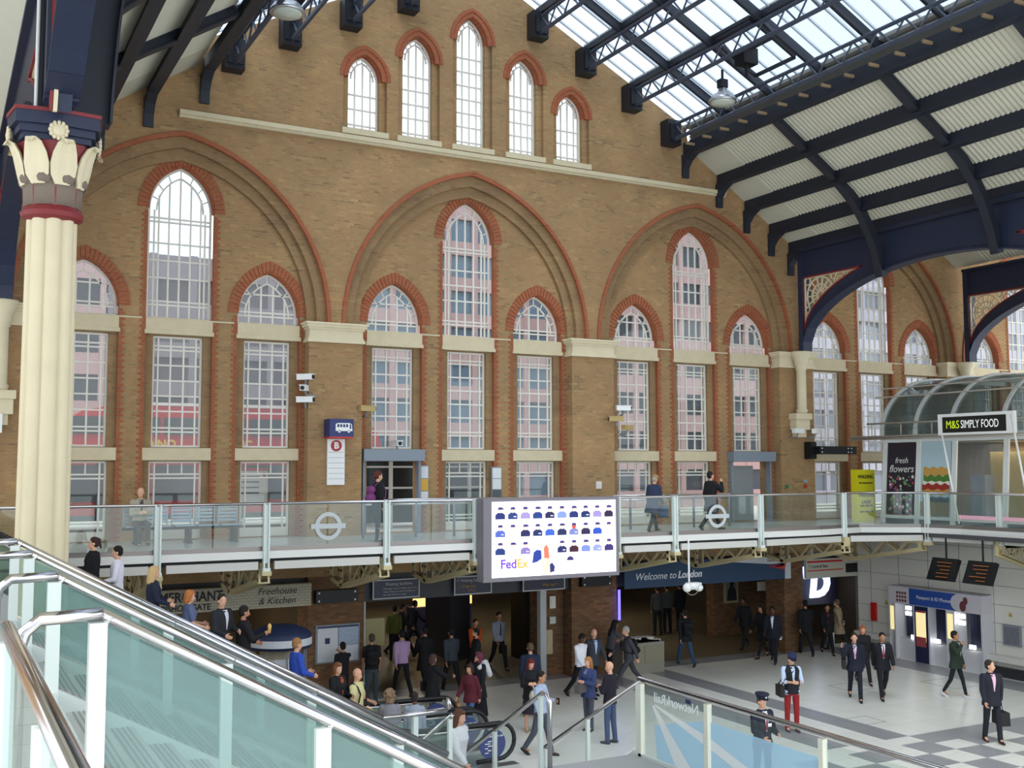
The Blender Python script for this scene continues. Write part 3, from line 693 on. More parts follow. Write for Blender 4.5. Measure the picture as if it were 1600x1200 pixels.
rail = thing('walkway_railing', 'long glazed railing with steel handrail along the upper walkway', 'railing', (3, -4.4, 4.35))
for i, (x, y) in enumerate(POSTS):
    m = MB(); n = Vector((0, -1, 0)) if i < 10 else (Vector((-.3, -1, 0)).normalized() if i == 10 else Vector((-1, 0, 0))); 
    side = Vector((-n.y, n.x, 0)); c = Vector((x, y, 0))
    for s_ in (-1, 1):
        vs = []
        for z, h in ((3.95, .1), (4.5, .09), (5.42, .045)):
            for a, b_ in ((-.0, -h), (.05, -h), (.05, h), (0, h)): pass
        q = c+side*(s_*.05)
        m.bar(q+Vector((0, 0, 3.95)), q+Vector((0, 0, 5.4)), .035, .11, upv=tuple(n))
    m.bar(c+Vector((0, 0, 3.9)), c+Vector((0, 0, 4.0)), .16, .16)
    m.bar(c+Vector((0, 0, 4.1)), c+Vector((0, 0, 5.36)), .08, .03, upv=tuple(n))
    o_ = m.obj('post', PALEG, rail); mf = MB(); mf.bar(c+Vector((0, 0, 3.84)), c+Vector((0, 0, 3.93)), .2, .2); mf.obj('post_foot', CREAMI, o_)
RP = [(-14, -4.36), (17.2, -4.36), (18.4, -4.16), (19.2, -4.0), (20.0, -4.4), (20.7, -5.0), (20.97, -6.2), (21.02, -12)]
m = MB(); m.tube([(x, y, 5.38) for x, y in RP], .033, 10); m.obj('handrail', CHROME, rail, True)
for a, b in zip(POSTS, POSTS[1:]):
    mm = MB()
    d = Vector((b[0]-a[0], b[1]-a[1], 0)); L_ = d.length; d.normalize(); n = max(1, round(L_/1.35))
    for k in range(n):
        p = Vector((a[0], a[1]+.06, 0))+d*(L_*k/n+.02); q = Vector((a[0], a[1]+.06, 0))+d*(L_*(k+1)/n-.02)
        mm.bar(p+Vector((0, 0, 4.9)), q+Vector((0, 0, 4.9)), .012, .9)
    mm.obj('glass_panel', BALG, rail)
# trussed cream brackets under the walkway
def bracket(x, y0, y1, label, dx=0):
    t = thing('cantilever_bracket', label, 'bracket', (x, y0, 3.9), 0, 'cream cantilever brackets under the walkway')
    P = lambda f, z: (x+dx*f, y0+(y1-y0)*f, z)
    m = MB()
    for o_ in (-.1, .1):
        sh = Vector((o_, 0, 0))
        def B(a, b, w_, h_): m.bar(Vector(a)+sh, Vector(b)+sh, w_, h_)
        B(P(0, 3.92), P(1, 3.92), .05, .1); B(P(.22, 3.22), P(1, 3.72), .05, .1); B(P(0, 3.35), P(.22, 3.22), .05, .1)
        B(P(0, 3.3), P(0, 3.95), .05, .12); B(P(.22, 3.2), P(.22, 3.95), .05, .14); B(P(.98, 3.7), P(.98, 3.95), .05, .1)
        B(P(.26, 3.88), P(.45, 3.38), .04, .06); B(P(.45, 3.38), P(.6, 3.88), .04, .06); B(P(.6, 3.88), P(.75, 3.58), .04, .06); B(P(.75, 3.58), P(.85, 3.88), .04, .06)
    m.box(x-.1+dx*.98, x+.1+dx*.98, min(P(.9, 0)[1], P(1, 0)[1])-.02, max(P(.9, 0)[1], P(1, 0)[1])+.02, 3.9, 4.1); m.bar(P(.22, 3.17), P(1, 3.67), .26, .03); m.bar(P(0, 3.3), P(.22, 3.17), .26, .03)
    m.obj('truss', CREAMI, t)
    m = MB()
    for f in (0.02, .2, .25):
        for z in (3.4, 3.6, 3.8): m.ell((P(f, z)[0]-.14, P(f, z)[1], z), .035, 6, 4)
    m.obj('bolt', mat('rusty bolt', '6a5a44'), t); return t
BL = ['left of the pub sign', 'above the start of the pub sign lettering', 'above the middle of the pub sign', 'above the right end of the pub sign', 'left of the bright screen', 'hidden behind the bright screen', 'at the right edge of the bright screen', 'above the word London', 'above the right of the blue banner', 'by the far end of the blue banner', 'above the red and white exit sign']
for (x, y), lb in zip(POSTS[2:11], BL): bracket(x, -.9, -4.3, 'cream trussed bracket under the walkway, '+lb)
bracket(20.9, -1.2, -4.9, 'cream trussed bracket under the walkway corner', -.1)
for i, y in enumerate((-7.3, -9.6)):
    t = bracket(23.0, y, y, 'cream trussed bracket over the photo booth, %s' % ('nearer the wall' if i == 0 else 'farther from the wall'), -2.0)
# roundels etched on the glass
def roundel(x, z, y, label):
    t = MB(); n = 32; o_, i_ = .31, .22
    t.plate([(x+o_*math.cos(2*PI*k/n), z+o_*math.sin(2*PI*k/n)) for k in range(n)], [[(x+i_*math.cos(2*PI*k/n), z+i_*math.sin(2*PI*k/n)) for k in range(n)]], y-.008, y-.002)
    t.box(x-.40, x+.40, y-.01, y-.003, z-.055, z+.055)
    tag(t.obj('roundel_transfer', mat('frosted transfer', 'b9bfc0', .5)), label, 'transfer', 'etched roundels on the railing glass')
roundel(2.5, 4.86, -4.4, 'frosted ring and bar on the railing glass below the B sign')
roundel(13.45, 4.83, -4.4, 'frosted ring and bar on the railing glass by the walking suited man')
# queue rails on the walkway
def qrail(x0, x1, y, xs, label):
    t = thing('guard_rail', label, 'rail', ((x0+x1)/2, y, FZ), 0, 'steel guard rails on the walkway')
    for x in xs: m = MB(); m.tube([(x, y, FZ), (x, y, FZ+.98)], .035, 8); m.obj('post', GREYP, t, True)
    m = MB(); m.tube([(x0, y, FZ+.98), (x1, y, FZ+.98)], .025, 8); m.tube([(x0, y, FZ+.86), (x1, y, FZ+.86)], .02, 8); m.obj('rail', CHROME, t, True)
qrail(4.4, 8.8, -1.5, (4.4, 5.85, 6.95, 8.8), 'steel guard rail in front of the central doorway')
qrail(12.0, 16.3, -1.5, (12.6, 14.9, 16.25), 'steel guard rail left of the right-hand doorway')
# door shutters
def doorway(x, label):
    t = thing('door_shutter', label, 'shutter', (x, .2, FZ), 0)
    m = MB(); m.box(x-.9, x+.9, .02, .42, 6.34, 6.66); m.obj('hood', mat('steel blue grey', '7d8790', .35), t)
    m = MB(); m.box(x-.86, x-.78, .2, .4, FZ, 6.34); m.box(x+.78, x+.86, .2, .4, FZ, 6.34); m.obj('side_guide', GREYP, t)
doorway(X(1)-2.35, 'grey roller shutter hood over the open central doorway'); doorway(X(2)+2.25, 'grey roller shutter hood over the right-hand doorway')
t = thing('lift_door', 'closed grey metal door inside the right-hand doorway', 'door', (X(2)+2.5, .95, FZ)); m = MB(); m.box(X(2)+1.6, X(2)+2.9, .9, 1.0, FZ, 6.2); m.obj('leaf', mat('grey door', '9aa0a2', .4), t)
m = MB(); m.box(X(2)+1.7, X(2)+1.75, .84, .9, FZ, 6.2); m.obj('edge', WHITE, t)
# wall signs
t = thing('bus_sign_box', 'blue illuminated box with a white bus symbol on the first pier', 'sign', (4.15, -.3, 7.2))
m = MB(); m.box(3.82, 4.48, -.5, -.03, 6.97, 7.44); m.obj('box', mat('signal blue', '1d2a66', .4), t)
m = MB(); m.box(3.82, 4.48, -.5, -.03, 6.93, 6.97); m.obj('base_strip', mat('signal red', 'c4201f'), t)
m = MB(); m.plate([(3.98, 7.12), (3.98, 7.3), (4.03, 7.33), (4.36, 7.33), (4.42, 7.3), (4.44, 7.12)], [[(a, 7.22), (a, 7.3), (a+.06, 7.3), (a+.06, 7.22)] for a in (4.02, 4.1, 4.18, 4.26)]+[[(4.36, 7.18), (4.36, 7.3), (4.4, 7.3), (4.41, 7.18)]], -.52, -.5)
m.tube([(4.08, -.52, 7.11), (4.08, -.5, 7.11)], .035, 10); m.tube([(4.34, -.52, 7.11), (4.34, -.5, 7.11)], .035, 10); m.obj('bus_symbol', WHITE, t)
def bsign(x, ch, label, z=0, w=.24):
    t = thing('stop_sign_panel', label, 'sign', (x, -.08, 5.7)); m = MB(); m.box(x-w, x+w, -.1, -.03, 5.7, 6.92); m.obj('panel', mat('sign white', 'ecebe8', .4), t)
    m = MB(); m.tube([(x, -.1, 6.74), (x, -.115, 6.74)], .15, 24); m.obj('disc', mat('bus stop red', 'a32226', .4), t); text(ch, 'letter', WHITE, t, (x, -.12, 6.74), .24, align='CENTER', bold=.01)
    m = MB()
    for z in (6.56, 6.42, 6.28, 6.14, 6.0, 5.86): m.box(x-w+.02, x+w-.02, -.105, -.1, z, z+.008)
    m.obj('print', GREYP, t)
bsign(4.14, 'B', 'tall white bus stop panel with a red B disc on the first pier')
bsign(-4.35, 'A', 'tall white bus stop panel with a red A disc at the far left', w=.3)
t = thing('bus_sign_box', 'pale bus symbol box above the A panel at the far left', 'sign', (-4.35, -.3, 7.2)); m = MB(); m.box(-4.7, -3.95, -.4, -.03, 6.97, 7.4); m.obj('box', WHITE, t)
def notice(x, z0, z1, label, cols, w=.14):
    t = thing('notice_board', label, 'notice', (x, .33, z0)); m = MB(); m.box(x-w-.02, x+w+.02, .28, .345, z0-.02, z1+.02); m.obj('frame', GREYP, t)
    n = len(cols); h = (z1-z0)/n
    for i, c in enumerate(cols): m = MB(); m.box(x-w, x+w, .265, .28, z1-(i+1)*h+.01, z1-i*h-.01); m.obj('poster', mat('poster '+c, c, .5), t)
notice(6.83, 5.15, 6.2, 'narrow framed notice with a yellow panel right of the central doorway', ['cfd3d6', 'd0a23a', 'd8d8d8'])
notice(9.15, 5.2, 6.15, 'narrow framed white notice left of the bright screen', ['dadcdc', 'd6d8d8', '50545a'])
t = notice(4.72, 5.35, 5.65, 'small white notice left of the central doorway', ['d8d8d4'], .05)
notice(12.5, 5.4, 5.6, 'tiny red and white notice on the second pier', ['d9c0bc'], .05) if False else None
def smallbox(x, y, z, label, cat, c, w=.09, h=.11, nm='call_point'):
    m = MB(); m.box(x-w, x+w, y-.06, y, z-h, z+h); m.box(x-w*.5, x+w*.5, y-.075, y-.06, z-h*.3, z+h*.5); tag(m.obj(nm, mat('box '+c, c, .4)), label, cat)
smallbox(12.45, -.02, 5.62, 'tiny white notice on the second pier', 'notice', 'e0d4d0', nm='wall_notice')
smallbox(19.93, -.02, 5.5, 'small green call point on the third pier', 'call point', '2f7a4a', .05, .06)
smallbox(20.75, -.02, 5.5, 'small red call point on the third pier', 'call point', 'b8382c', .05, .06)
smallbox(20.75, -.02, 5.68, 'small grey box above the red call point', 'box', '9aa8b4', .06, .05, 'junction_box')
# cameras and lamps on the wall
def cctv(x, y, z, label, rz=0, white=True):
    t = thing('security_camera', label, 'security camera', (x, y, z), rz, 'security cameras around the concourse')
    m = MB(); m.box(-.22, .22, -.08, .08, -.07, .07); m.box(-.24, .26, -.09, .09, .07, .085); m.obj('housing', WHITE if white else mat('tan camera', 'b59a62', .5), t, world=False)
    m = MB(); m.tube([(.22, 0, 0), (.25, 0, 0)], .055, 10); m.obj('lens', DARK, t, world=False)
    m = MB(); m.tube([(0, 0, -.07), (0, .06, -.2), (0, .3, -.2)], .025, 6); m.obj('bracket', GREYP, t, world=False)
cctv(3.3, .0, 8.55, 'white camera uppermost of the three beside the first pier', -.8); cctv(3.3, .0, 8.25, 'white camera in the middle of the three beside the first pier', -2.2); cctv(3.3, .0, 7.95, 'white camera lowest of the three beside the first pier', -.6)
cctv(5.0, -.1, 7.75, 'tan camera on the first pier above the doorway', .1, False)
cctv(13.2, -.3, 7.95, 'white dome-armed camera uppermost on the second pier', -.3); cctv(13.35, -.3, 7.35, 'tan camera low on the second pier', .4, False); cctv(12.95, -.3, 7.62, 'tan bracketed camera left on the second pier', 2.6, False)
cctv(20.15, -.4, 7.35, 'white camera left of the corbel on the third pier', .1); cctv(20.95, -.4, 7.35, 'white camera right of the corbel on the third pier', .5)
cctv(6.0, .25, 6.82, 'white camera standing on the central shutter hood', -1.5); cctv(24.6, -1.6, 7.4, 'white camera pair above the shop canopy', .2)
t = thing('black_signal_arm', 'black projecting sign box on the third pier', 'sign box', (21, -.3, 6.6)); m = MB(); m.box(20.75, 21.0, -.35, -.03, 6.42, 7.0); m.obj('mount', DARK, t); m = MB(); m.box(20.9, 22.6, -.6, -.35, 6.58, 6.85); m.obj('box', DARK, t)
m = MB(); [m.ell((a, -.61, b), .025, 6, 4) for a in (21.0, 22.2, 22.35) for b in (6.65, 6.78)]; m.obj('stud', WHITE, t)
# bench
t = thing('metal_bench', 'grey metal bench of five slatted seats by the left windows', 'bench', (.05, -.75, FZ))
for i in range(5):
    x = -1.05+i*.56; m = MB()
    for k in range(5): m.box(x-.24, x+.24, -.52, -.49, FZ+.5+k*.085, FZ+.555+k*.085)
    for k in range(4): m.box(x-.24, x+.24, -.98+k*.11, -.9+k*.11, FZ+.41, FZ+.44)
    m.box(x-.24, x-.21, -.54, -.5, FZ+.4, FZ+.93); m.box(x+.21, x+.24, -.54, -.5, FZ+.4, FZ+.93); m.obj('seat', mat('bench steel', '8a99a8', .35, .5), t)
for x in (-1.0, .2, 1.3): m = MB(); m.box(x-.04, x+.04, -.95, -.5, FZ, FZ+.4); m.box(x-.06, x+.06, -1.0, -.45, FZ, FZ+.03); m.obj('leg', DGREY, t)
m = MB(); m.box(-1.33, 1.45, -.8, -.7, FZ+.33, FZ+.4); m.obj('beam', DGREY, t)
# ------------------------------------------------------------------ LED screen
t = thing('advertising_screen', 'bright white video screen of staff portraits hanging from the walkway', 'screen', (8.15, -4.75, 3.5))
SX0, SX1, SZ0, SZ1, SY = 6.36, 9.85, 3.56, 5.34, -4.85
m = MB(); m.box(SX0-.22, SX1+.1, SY+.0, SY+.35, SZ0-.1, SZ1+.08); m.obj('housing', mat('screen grey housing', '7b767c', .45), t)
m = MB(); m.box(SX0, SX1, SY-.01, SY, SZ0, SZ1); m.obj('display', mat('lit screen white', 'f4f0ff', .5, emit=1.0), t)
def em(c, s_=.55): return mat('screen '+c, c, .6, emit=s_, spec=.1)
SW, SH = SX1-SX0, SZ1-SZ0
cl = ['2c3260', '2f3a6a', '8a7ca8', '2b3a70', '2e2a48', '7080c0', '2a3260', '263058', '8878a8', '30283c', '4a5aa0', 'e4e0ee', '2a2c50', '283058', '3a56a8', '2a3050', '6a70a0', '302a44', '3048a0', 'f0e4e8', '2a3868', 'e4e0f0', '7868a0', '2c3c80', 'e8e0ee', '2c2c54', '3c2430', '6a78b8', '8088c0', '3a3060']
pt = MB(); pms = [em(c) for c in sorted(set(cl))]; ix = {c: i for i, c in enumerate(sorted(set(cl)))}
pms += [em('f0c8b8', .32), em('40386a'), em('c04838'), em('e87058', .4)]
for i, c in enumerate(cl):
    r_, k = divmod(i, 10)
    if r_ == 2 and k in (3, 4): continue
    cx = SX0+SW*(.062+.0975*k); cz = SZ0+SH*(.80-.235*r_); y = SY-.014
    pt.plate([(cx-.13, cz-.06), (cx-.13, cz+.05), (cx-.06, cz+.1), (cx+.06, cz+.1), (cx+.13, cz+.05), (cx+.13, cz-.06)], [], y-.004, y, ix[c])
    skin = len(pms)-4 if k != 6 or r_ != 1 else len(pms)-2
    pt.tube([(cx, y-.005, cz+.15), (cx, y, cz+.15)], .062, 12, skin)
    pt.plate([(cx-.07, cz+.17), (cx-.05, cz+.23), (cx+.05, cz+.23), (cx+.07 if i % 3 else cx+.11, cz+.17)], [], y-.01, y-.004, len(pms)-3)
    if i % 3 == 1: pt.box(cx+.02, cx+.09, y-.008, y-.004, cz-.01, cz+.01, ix['e4e0ee'])
y = SY-.02; cx = SX0+SW*.42
pt.plate([(cx-.09, SZ0+.02), (cx-.13, SZ0+.35), (cx-.05, SZ0+.48), (cx+.07, SZ0+.48), (cx+.13, SZ0+.3), (cx+.13, SZ0+.02)], [], y-.004, y, len(pms)-4)
pt.plate([(cx-.06, SZ0+.42), (cx-.07, SZ0+.66), (cx, SZ0+.74), (cx+.06, SZ0+.66), (cx+.09, SZ0+.4)], [], y-.012, y-.005, len(pms)-1)
pt.plate([(cx+.11, SZ0+.06), (cx+.1, SZ0+.25), (cx+.16, SZ0+.3), (cx+.24, SZ0+.2), (cx+.22, SZ0+.08)], [], y-.012, y-.005, ix['2c3260'])
cx = SX0+SW*.355; pt.plate([(cx-.16, SZ0+.3), (cx-.12, SZ0+.56), (cx-.03, SZ0+.62), (cx+.09, SZ0+.6), (cx+.1, SZ0+.4), (cx-.02, SZ0+.33)], [], y-.004, y, ix['2c3c80']); pt.tube([(cx+.02, y-.005, SZ0+.72), (cx+.02, y, SZ0+.72)], .06, 12, len(pms)-4)
cx = SX0+SW*.615; pt.plate([(cx+.1*math.cos(a*PI/10), SZ0+.33+.1*math.sin(a*PI/10)) for a in range(11)], [], y-.004, y, ix['3a3060'])
pt.obj('portrait_picture', pms, t)
text('Fed', 'purple_lettering', em('5a3aa8', .8), t, (SX0+.22, SY-.02, SZ0+.3), .3, bold=.008); text('Ex', 'orange_lettering', em('f08a3c', .9), t, (SX0+.66, SY-.02, SZ0+.3), .3, bold=.008)
# ------------------------------------------------------------------ ground floor below the walkway
g = sempty('wall_lower', 'brick piers and dark fascias at concourse level')
m = MB()
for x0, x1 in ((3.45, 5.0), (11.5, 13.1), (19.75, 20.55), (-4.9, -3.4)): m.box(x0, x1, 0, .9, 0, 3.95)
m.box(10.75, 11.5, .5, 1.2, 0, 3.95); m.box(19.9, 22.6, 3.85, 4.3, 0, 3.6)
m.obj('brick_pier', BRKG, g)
m = MB(); m.box(5.0, 11.5, .15, .5, 2.55, 3.95); m.box(13.1, 19.75, .35, .6, 2.5, 3.95); m.box(-14, 3.45, .3, .6, 3.15, 3.95); m.obj('dark_fascia', mat('dark fascia panel', '34353a', .5), g)
m = MB(); m.box(10.55, 10.75, .2, .4, 0, 2.55); m.box(4.98, 5.12, .2, .4, 0, 2.55); m.obj('steel_jamb', mat('pale steel jamb', 'b0b4b4', .35), g)
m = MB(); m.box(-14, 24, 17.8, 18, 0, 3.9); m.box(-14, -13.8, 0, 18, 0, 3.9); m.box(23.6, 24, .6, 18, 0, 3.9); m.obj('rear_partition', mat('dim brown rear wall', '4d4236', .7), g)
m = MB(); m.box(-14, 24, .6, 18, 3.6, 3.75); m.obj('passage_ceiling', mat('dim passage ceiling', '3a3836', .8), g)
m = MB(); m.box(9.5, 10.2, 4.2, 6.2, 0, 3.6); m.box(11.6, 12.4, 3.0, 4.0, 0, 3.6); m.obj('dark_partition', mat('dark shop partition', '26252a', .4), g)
m = MB(); m.box(-4, 3.4, 6, 6.2, 0, 3.6); m.box(3.5, 3.8, .9, 6, 0, 3.6); m.obj('pub_partition', mat('pub dark timber', '4a3c26', .6), g)
def area(x, y, z, e, sx, sy, col, nm='passage light'):
    l = bpy.data.lights.new(nm, 'AREA'); l.shape = 'RECTANGLE'; l.size = sx; l.size_y = sy; l.energy = e; l.color = col
    o = bpy.data.objects.new(nm, l); COL.objects.link(o); o.location = (x, y, z)
EML = mat('lit ceiling panel', 'fff0d0', .5, emit=6)
for i, (x, y) in enumerate(((6, 6), (6, 12), (12, 8), (12, 14), (15.5, 4.5), (18.5, 10), (0.5, 3.2), (21.8, 4))):
    m = MB(); m.box(x-.6, x+.6, y-.15, y+.15, 3.56, 3.6); struct(m.obj('ceiling_light', EML)); area(x, y, 3.5, 40 if x == .5 else 13, 1.2, .3, (1, .9, .76))
# pub sign
t = thing('pub_sign', 'long white tiled pub sign reading Merchant, Freehouse and Kitchen', 'sign', (0, -.3, 2.6))
m = MB(); m.box(-4.9, 3.46, -.25, .3, 2.6, 3.17); m.obj('panel', brickmat('white sign tile', ('b9b2a0', 'aca592', 'b0a996', 'bdb6a4'), '8d8674', .16, .07, .006, dirt_amt=.05), t)
text('MERCHANT', 'lettering', DARK, t, (1.18, -.26, 2.98), .34, bold=.008, xs=.85, align='RIGHT'); text('BISHOPSGATE', 'lettering', DARK, t, (.88, -.26, 2.72), .21, bold=.005, xs=.9, align='RIGHT')
text('Freehouse', 'lettering', DARK, t, (2.55, -.26, 3.02), .24, align='CENTER', shear=.3); text('& Kitchen', 'lettering', DARK, t, (2.55, -.26, 2.77), .24, align='CENTER', shear=.3)
def wayfind(x0, x1, z0, z1, y, lines, label, cols):
    t = thing('wayfinding_sign', label, 'sign', ((x0+x1)/2, y, z0)); m = MB(); m.box(x0, x1, y-.04, y+.04, z0, z1); m.obj('panel', mat('sign navy', '23263f', .4), t)
    m = MB(); m.plate([(x0-.03, z0-.03), (x1+.03, z0-.03), (x1+.03, z1+.03), (x0-.03, z1+.03)], [[(x0, z0), (x1, z0), (x1, z1), (x0, z1)]], y-.06, y-.03); m.obj('frame', mat('sign frame', 'b9b9b6', .4), t)
    for (s_, x, z, sz), c in zip(lines, cols): text(s_, 'lettering', mat('sign text '+c, c, .5), t, (x, y-.05, z), sz)
wayfind(5.27, 6.58, 2.64, 3.1, .05, [('Waiting facilities', 5.6, 3.0, .12), ('Passengers may no longer wait in the', 5.55, 2.88, .065), ('street. Please proceed to platforms', 5.55, 2.8, .065), ('and wait safely for a train', 5.55, 2.72, .065)], 'navy sign reading Waiting facilities with small print', ['b8b8b8']*4)
wayfind(7.69, 8.81, 2.62, 3.08, .05, [('< Waiting facilities', 7.75, 2.98, .12), ('< Way out', 7.8, 2.82, .12), ('& Taxis', 8.1, 2.7, .08)], 'navy sign with yellow Way out text below the left of the screen', ['b8b8b8', 'b08a30', 'b08a30'])
wayfind(9.88, 11.24, 2.6, 3.02, .05, [('Cash machines >', 10.2, 2.92, .12), ('Way out >', 10.5, 2.73, .12)], 'navy sign with Cash machines text below the right of the screen', ['b8b8b8', 'b08a30'])
for x0, x1, lb in ((3.6, 4.75, 'black four-studded box on the first lower pier'), (11.75, 12.8, 'black four-studded box on the second lower pier')):
    t = thing('speaker_box', lb, 'box', (x0, -.1, 2.6)); m = MB(); m.box(x0, x1, -.2, 0, 2.62, 2.95); m.obj('housing', DARK, t); m = MB(); [m.ell((a, -.21, b), .03, 6, 4) for a in (x0+.08, x1-.08) for b in (2.68, 2.89)]; m.obj('stud', WHITE, t)
t = thing('map_board', 'framed white station map and poster board on the first lower pier', 'board', (4.25, -.05, 1.05)); m = MB(); m.box(3.65, 4.86, -.06, 0, 1.04, 2.04); m.obj('frame', GREYP, t)
m = MB(); m.box(3.7, 4.25, -.07, -.06, 1.08, 1.95); m.obj('left_poster', mat('poster pale', 'c8ccd0', .5), t); m = MB(); m.box(4.28, 4.82, -.07, -.06, 1.5, 1.95); m.obj('map', mat('map blue', '9aa8bc', .5, noise=.3, nscale=20), t); m = MB(); m.box(4.28, 4.82, -.07, -.06, 1.08, 1.48); m.obj('timetable', mat('poster pale', 'c8ccd0'), t); m = MB(); m.box(3.7, 4.82, -.075, -.06, 1.96, 2.0); m.box(3.9, 4.03, -.078, -.07, 1.55, 1.7); m.obj('print', mat('print navy', '2a3358'), t)
# blue banner
t = thing('welcome_banner', 'long dark blue banner reading Welcome to London over the wide opening', 'banner', (16.4, -.3, 2.5))
m = MB(); m.box(13.13, 19.7, -.38, -.33, 2.5, 3.25); [m.box(a, a+.06, -.34, .36, 3.1, 3.2) for a in (13.2, 16.4, 19.6)]; m.obj('cloth', mat('banner blue', '26405c', .5, noise=.25, nscale=1.5), t); m = MB(); m.plate([(16.4, 3.252), (19.7, 3.252), (19.7, 3.05), (18.9, 3.0), (17.4, 3.12)], [], -.395, -.385); m.box(19.45, 19.7, -.395, -.385, 2.5, 3.1); m.obj('white_sweep', mat('banner white', 'c6c8ca', .5), t)
m = MB()
for i in range(4): m.plate([(18.75+i*.1, 2.92-.02*i), (19.4, 2.98+.02*i), (19.4, 2.94+.02*i-.03)], [], -.41, -.4)
m.plate([(18.7, 2.94), (19.5, 3.0), (19.42, 2.8)], [], -.4, -.395); m.obj('fan_emblem', mat('banner red', 'b03438', .5), t)
text('Welcome to', 'lettering', mat('banner text', 'dcdfe2', .5), t, (13.5, -.39, 2.83), .3, shear=.25); text('London', 'lettering', mat('banner text', 'dcdfe2', .5), t, (15.1, -.39, 2.83), .3, shear=.25, bold=.01); text('NetworkRail', 'small_lettering', DARK, t, (18.7, -.4, 3.12), .14)
t = thing('exit_sign', 'white sign with red and orange stripes reading Central line', 'sign', (21.9, -.15, 2.3)); m = MB(); m.box(20.55, 23.2, -.2, -.1, 2.42, 3.06); m.box(20.8, 20.9, -.18, -.12, 3.06, 3.96); m.box(22.5, 22.6, -.18, -.12, 3.06, 3.96); m.obj('panel', mat('sign cream', 'c2bdae', .5), t)
m = MB(); m.box(20.6, 22.2, -.21, -.2, 2.94, 3.0); m.obj('red_stripe', mat('signal red', 'c4201f'), t); m = MB(); m.box(20.6, 22.2, -.21, -.2, 2.66, 2.7); m.obj('orange_stripe', mat('stripe orange', 'c0502c'), t); m = MB(); m.box(22.35, 23.05, -.215, -.2, 2.55, 2.86); m.obj('display', DARK, t); text('^ Central line', 'lettering', DGREY, t, (20.65, -.21, 2.81), .16)
for x, y, lb in ((13.12, -.08, 'bright blue neon strip at the left edge of the banner opening'), (6.5, 6.9, 'dim blue neon strip deep in the central passage')):
    m = MB(); m.box(x, x+.06, y, y+.05, 1.55, 2.45); tag(m.obj('neon_strip', mat('neon blue', '3a34ff', .5, emit=5)), lb, 'light')
t = thing('portrait_poster', 'framed black and white portrait poster at the back of the banner opening', 'poster', (20.6, 3.8, 1.6)); PO = Vector((2.72, 1.3, -.12)); m = MB(); m.box(20.32, 20.97, 3.79, 3.85, 1.2, 2.4); m.obj('frame', mat('poster cream frame', 'b8ab86'), t); m = MB(); m.box(20.38, 20.91, 3.78, 3.79, 1.26, 2.34); m.obj('print', mat('poster grey', '8c8672'), t); m = MB(); m.plate([(a+2.72, b-.1) for a, b in [(17.72, 1.38), (17.75, 1.75), (17.87, 1.9), (17.84, 2.1), (17.95, 2.3), (18.06, 2.1), (18.02, 1.9), (18.13, 1.75), (18.16, 1.38)]], [], 3.77, 3.78); m.obj('portrait_picture', DGREY, t)
t = thing('neon_letter_sign', 'large white glowing letter sign inside the right-hand exit', 'sign', (21.8, 1.2, 1.9))
text('D', 'lettering', mat('neon white', 'ccd8ff', .5, emit=1.0), t, (22.0, 1.2, 1.98), 1.2, bold=.06, ext=.04, shear=.15); text("'", 'apostrophe', mat('neon white', 'dfe6ff'), t, (21.75, 1.2, 2.1), 1.2, bold=.06, ext=.04)
m = MB(); m.box(21.4, 23.4, 1.3, 1.36, 1.3, 3.6); m.obj('back_panel', mat('exit back navy', '20223a', .4), t)
t = thing('direction_notice', 'pale rectangular notice on the wall inside the right-hand exit', 'notice', (20, 1.4, 2)); m = MB(); m.box(19.9, 21.0, 1.45, 1.5, 1.9, 2.2); m.obj('panel', mat('sign cream', 'c2bdae'), t)
# shop lights deep inside
for x, y, z, w_, lb in ((11.6, 9.4, 1.9, 1.2, 'warm lit shop counter glimpsed deep in the central passage'),):
    t = thing('lit_counter', lb, 'counter', (x, y, 0)); m = MB(); m.box(x-w_, x+w_, y, y+.6, 0, 1.0); m.obj('body', mat('counter navy', '2a2c50'), t); m = MB(); m.box(x-w_, x+w_, y-.02, y, 1.05, 1.45); m.obj('lit_front', mat('warm lit front', 'e8b868', .5, emit=1.2), t); m = MB(); m.box(x-w_, x+w_, y+.3, y+.6, 1.5, 2.3); m.obj('shelf', mat('warm shelf', '9a7a50', .5, emit=.3), t)
t = thing('sale_board', 'pale yellow board on legs just inside the central opening', 'board', (6.0, 2.8, 0)); m = MB(); m.box(5.5, 6.7, 2.8, 2.86, .9, 1.7); m.obj('panel', mat('board yellow', 'c9bf86', .5), t); m = MB(); m.box(5.8, 5.84, 2.8, 2.84, 0, .9); m.box(6.35, 6.39, 2.8, 2.84, 0, .9); m.obj('stand', GREYP, t)
smallbox(11.1, .48, 2.15, 'white upper box on the pier left of the banner', 'box', 'd8d6cc', .1, .18, 'junction_box'); smallbox(11.1, .48, 1.62, 'white lower box on the pier left of the banner', 'box', 'c8c8c0', .1, .1, 'junction_box'); smallbox(10.95, .45, 1.0, 'tall pale board on the pier left of the banner', 'board', 'b8a888', .12, .35, 'wall_notice')
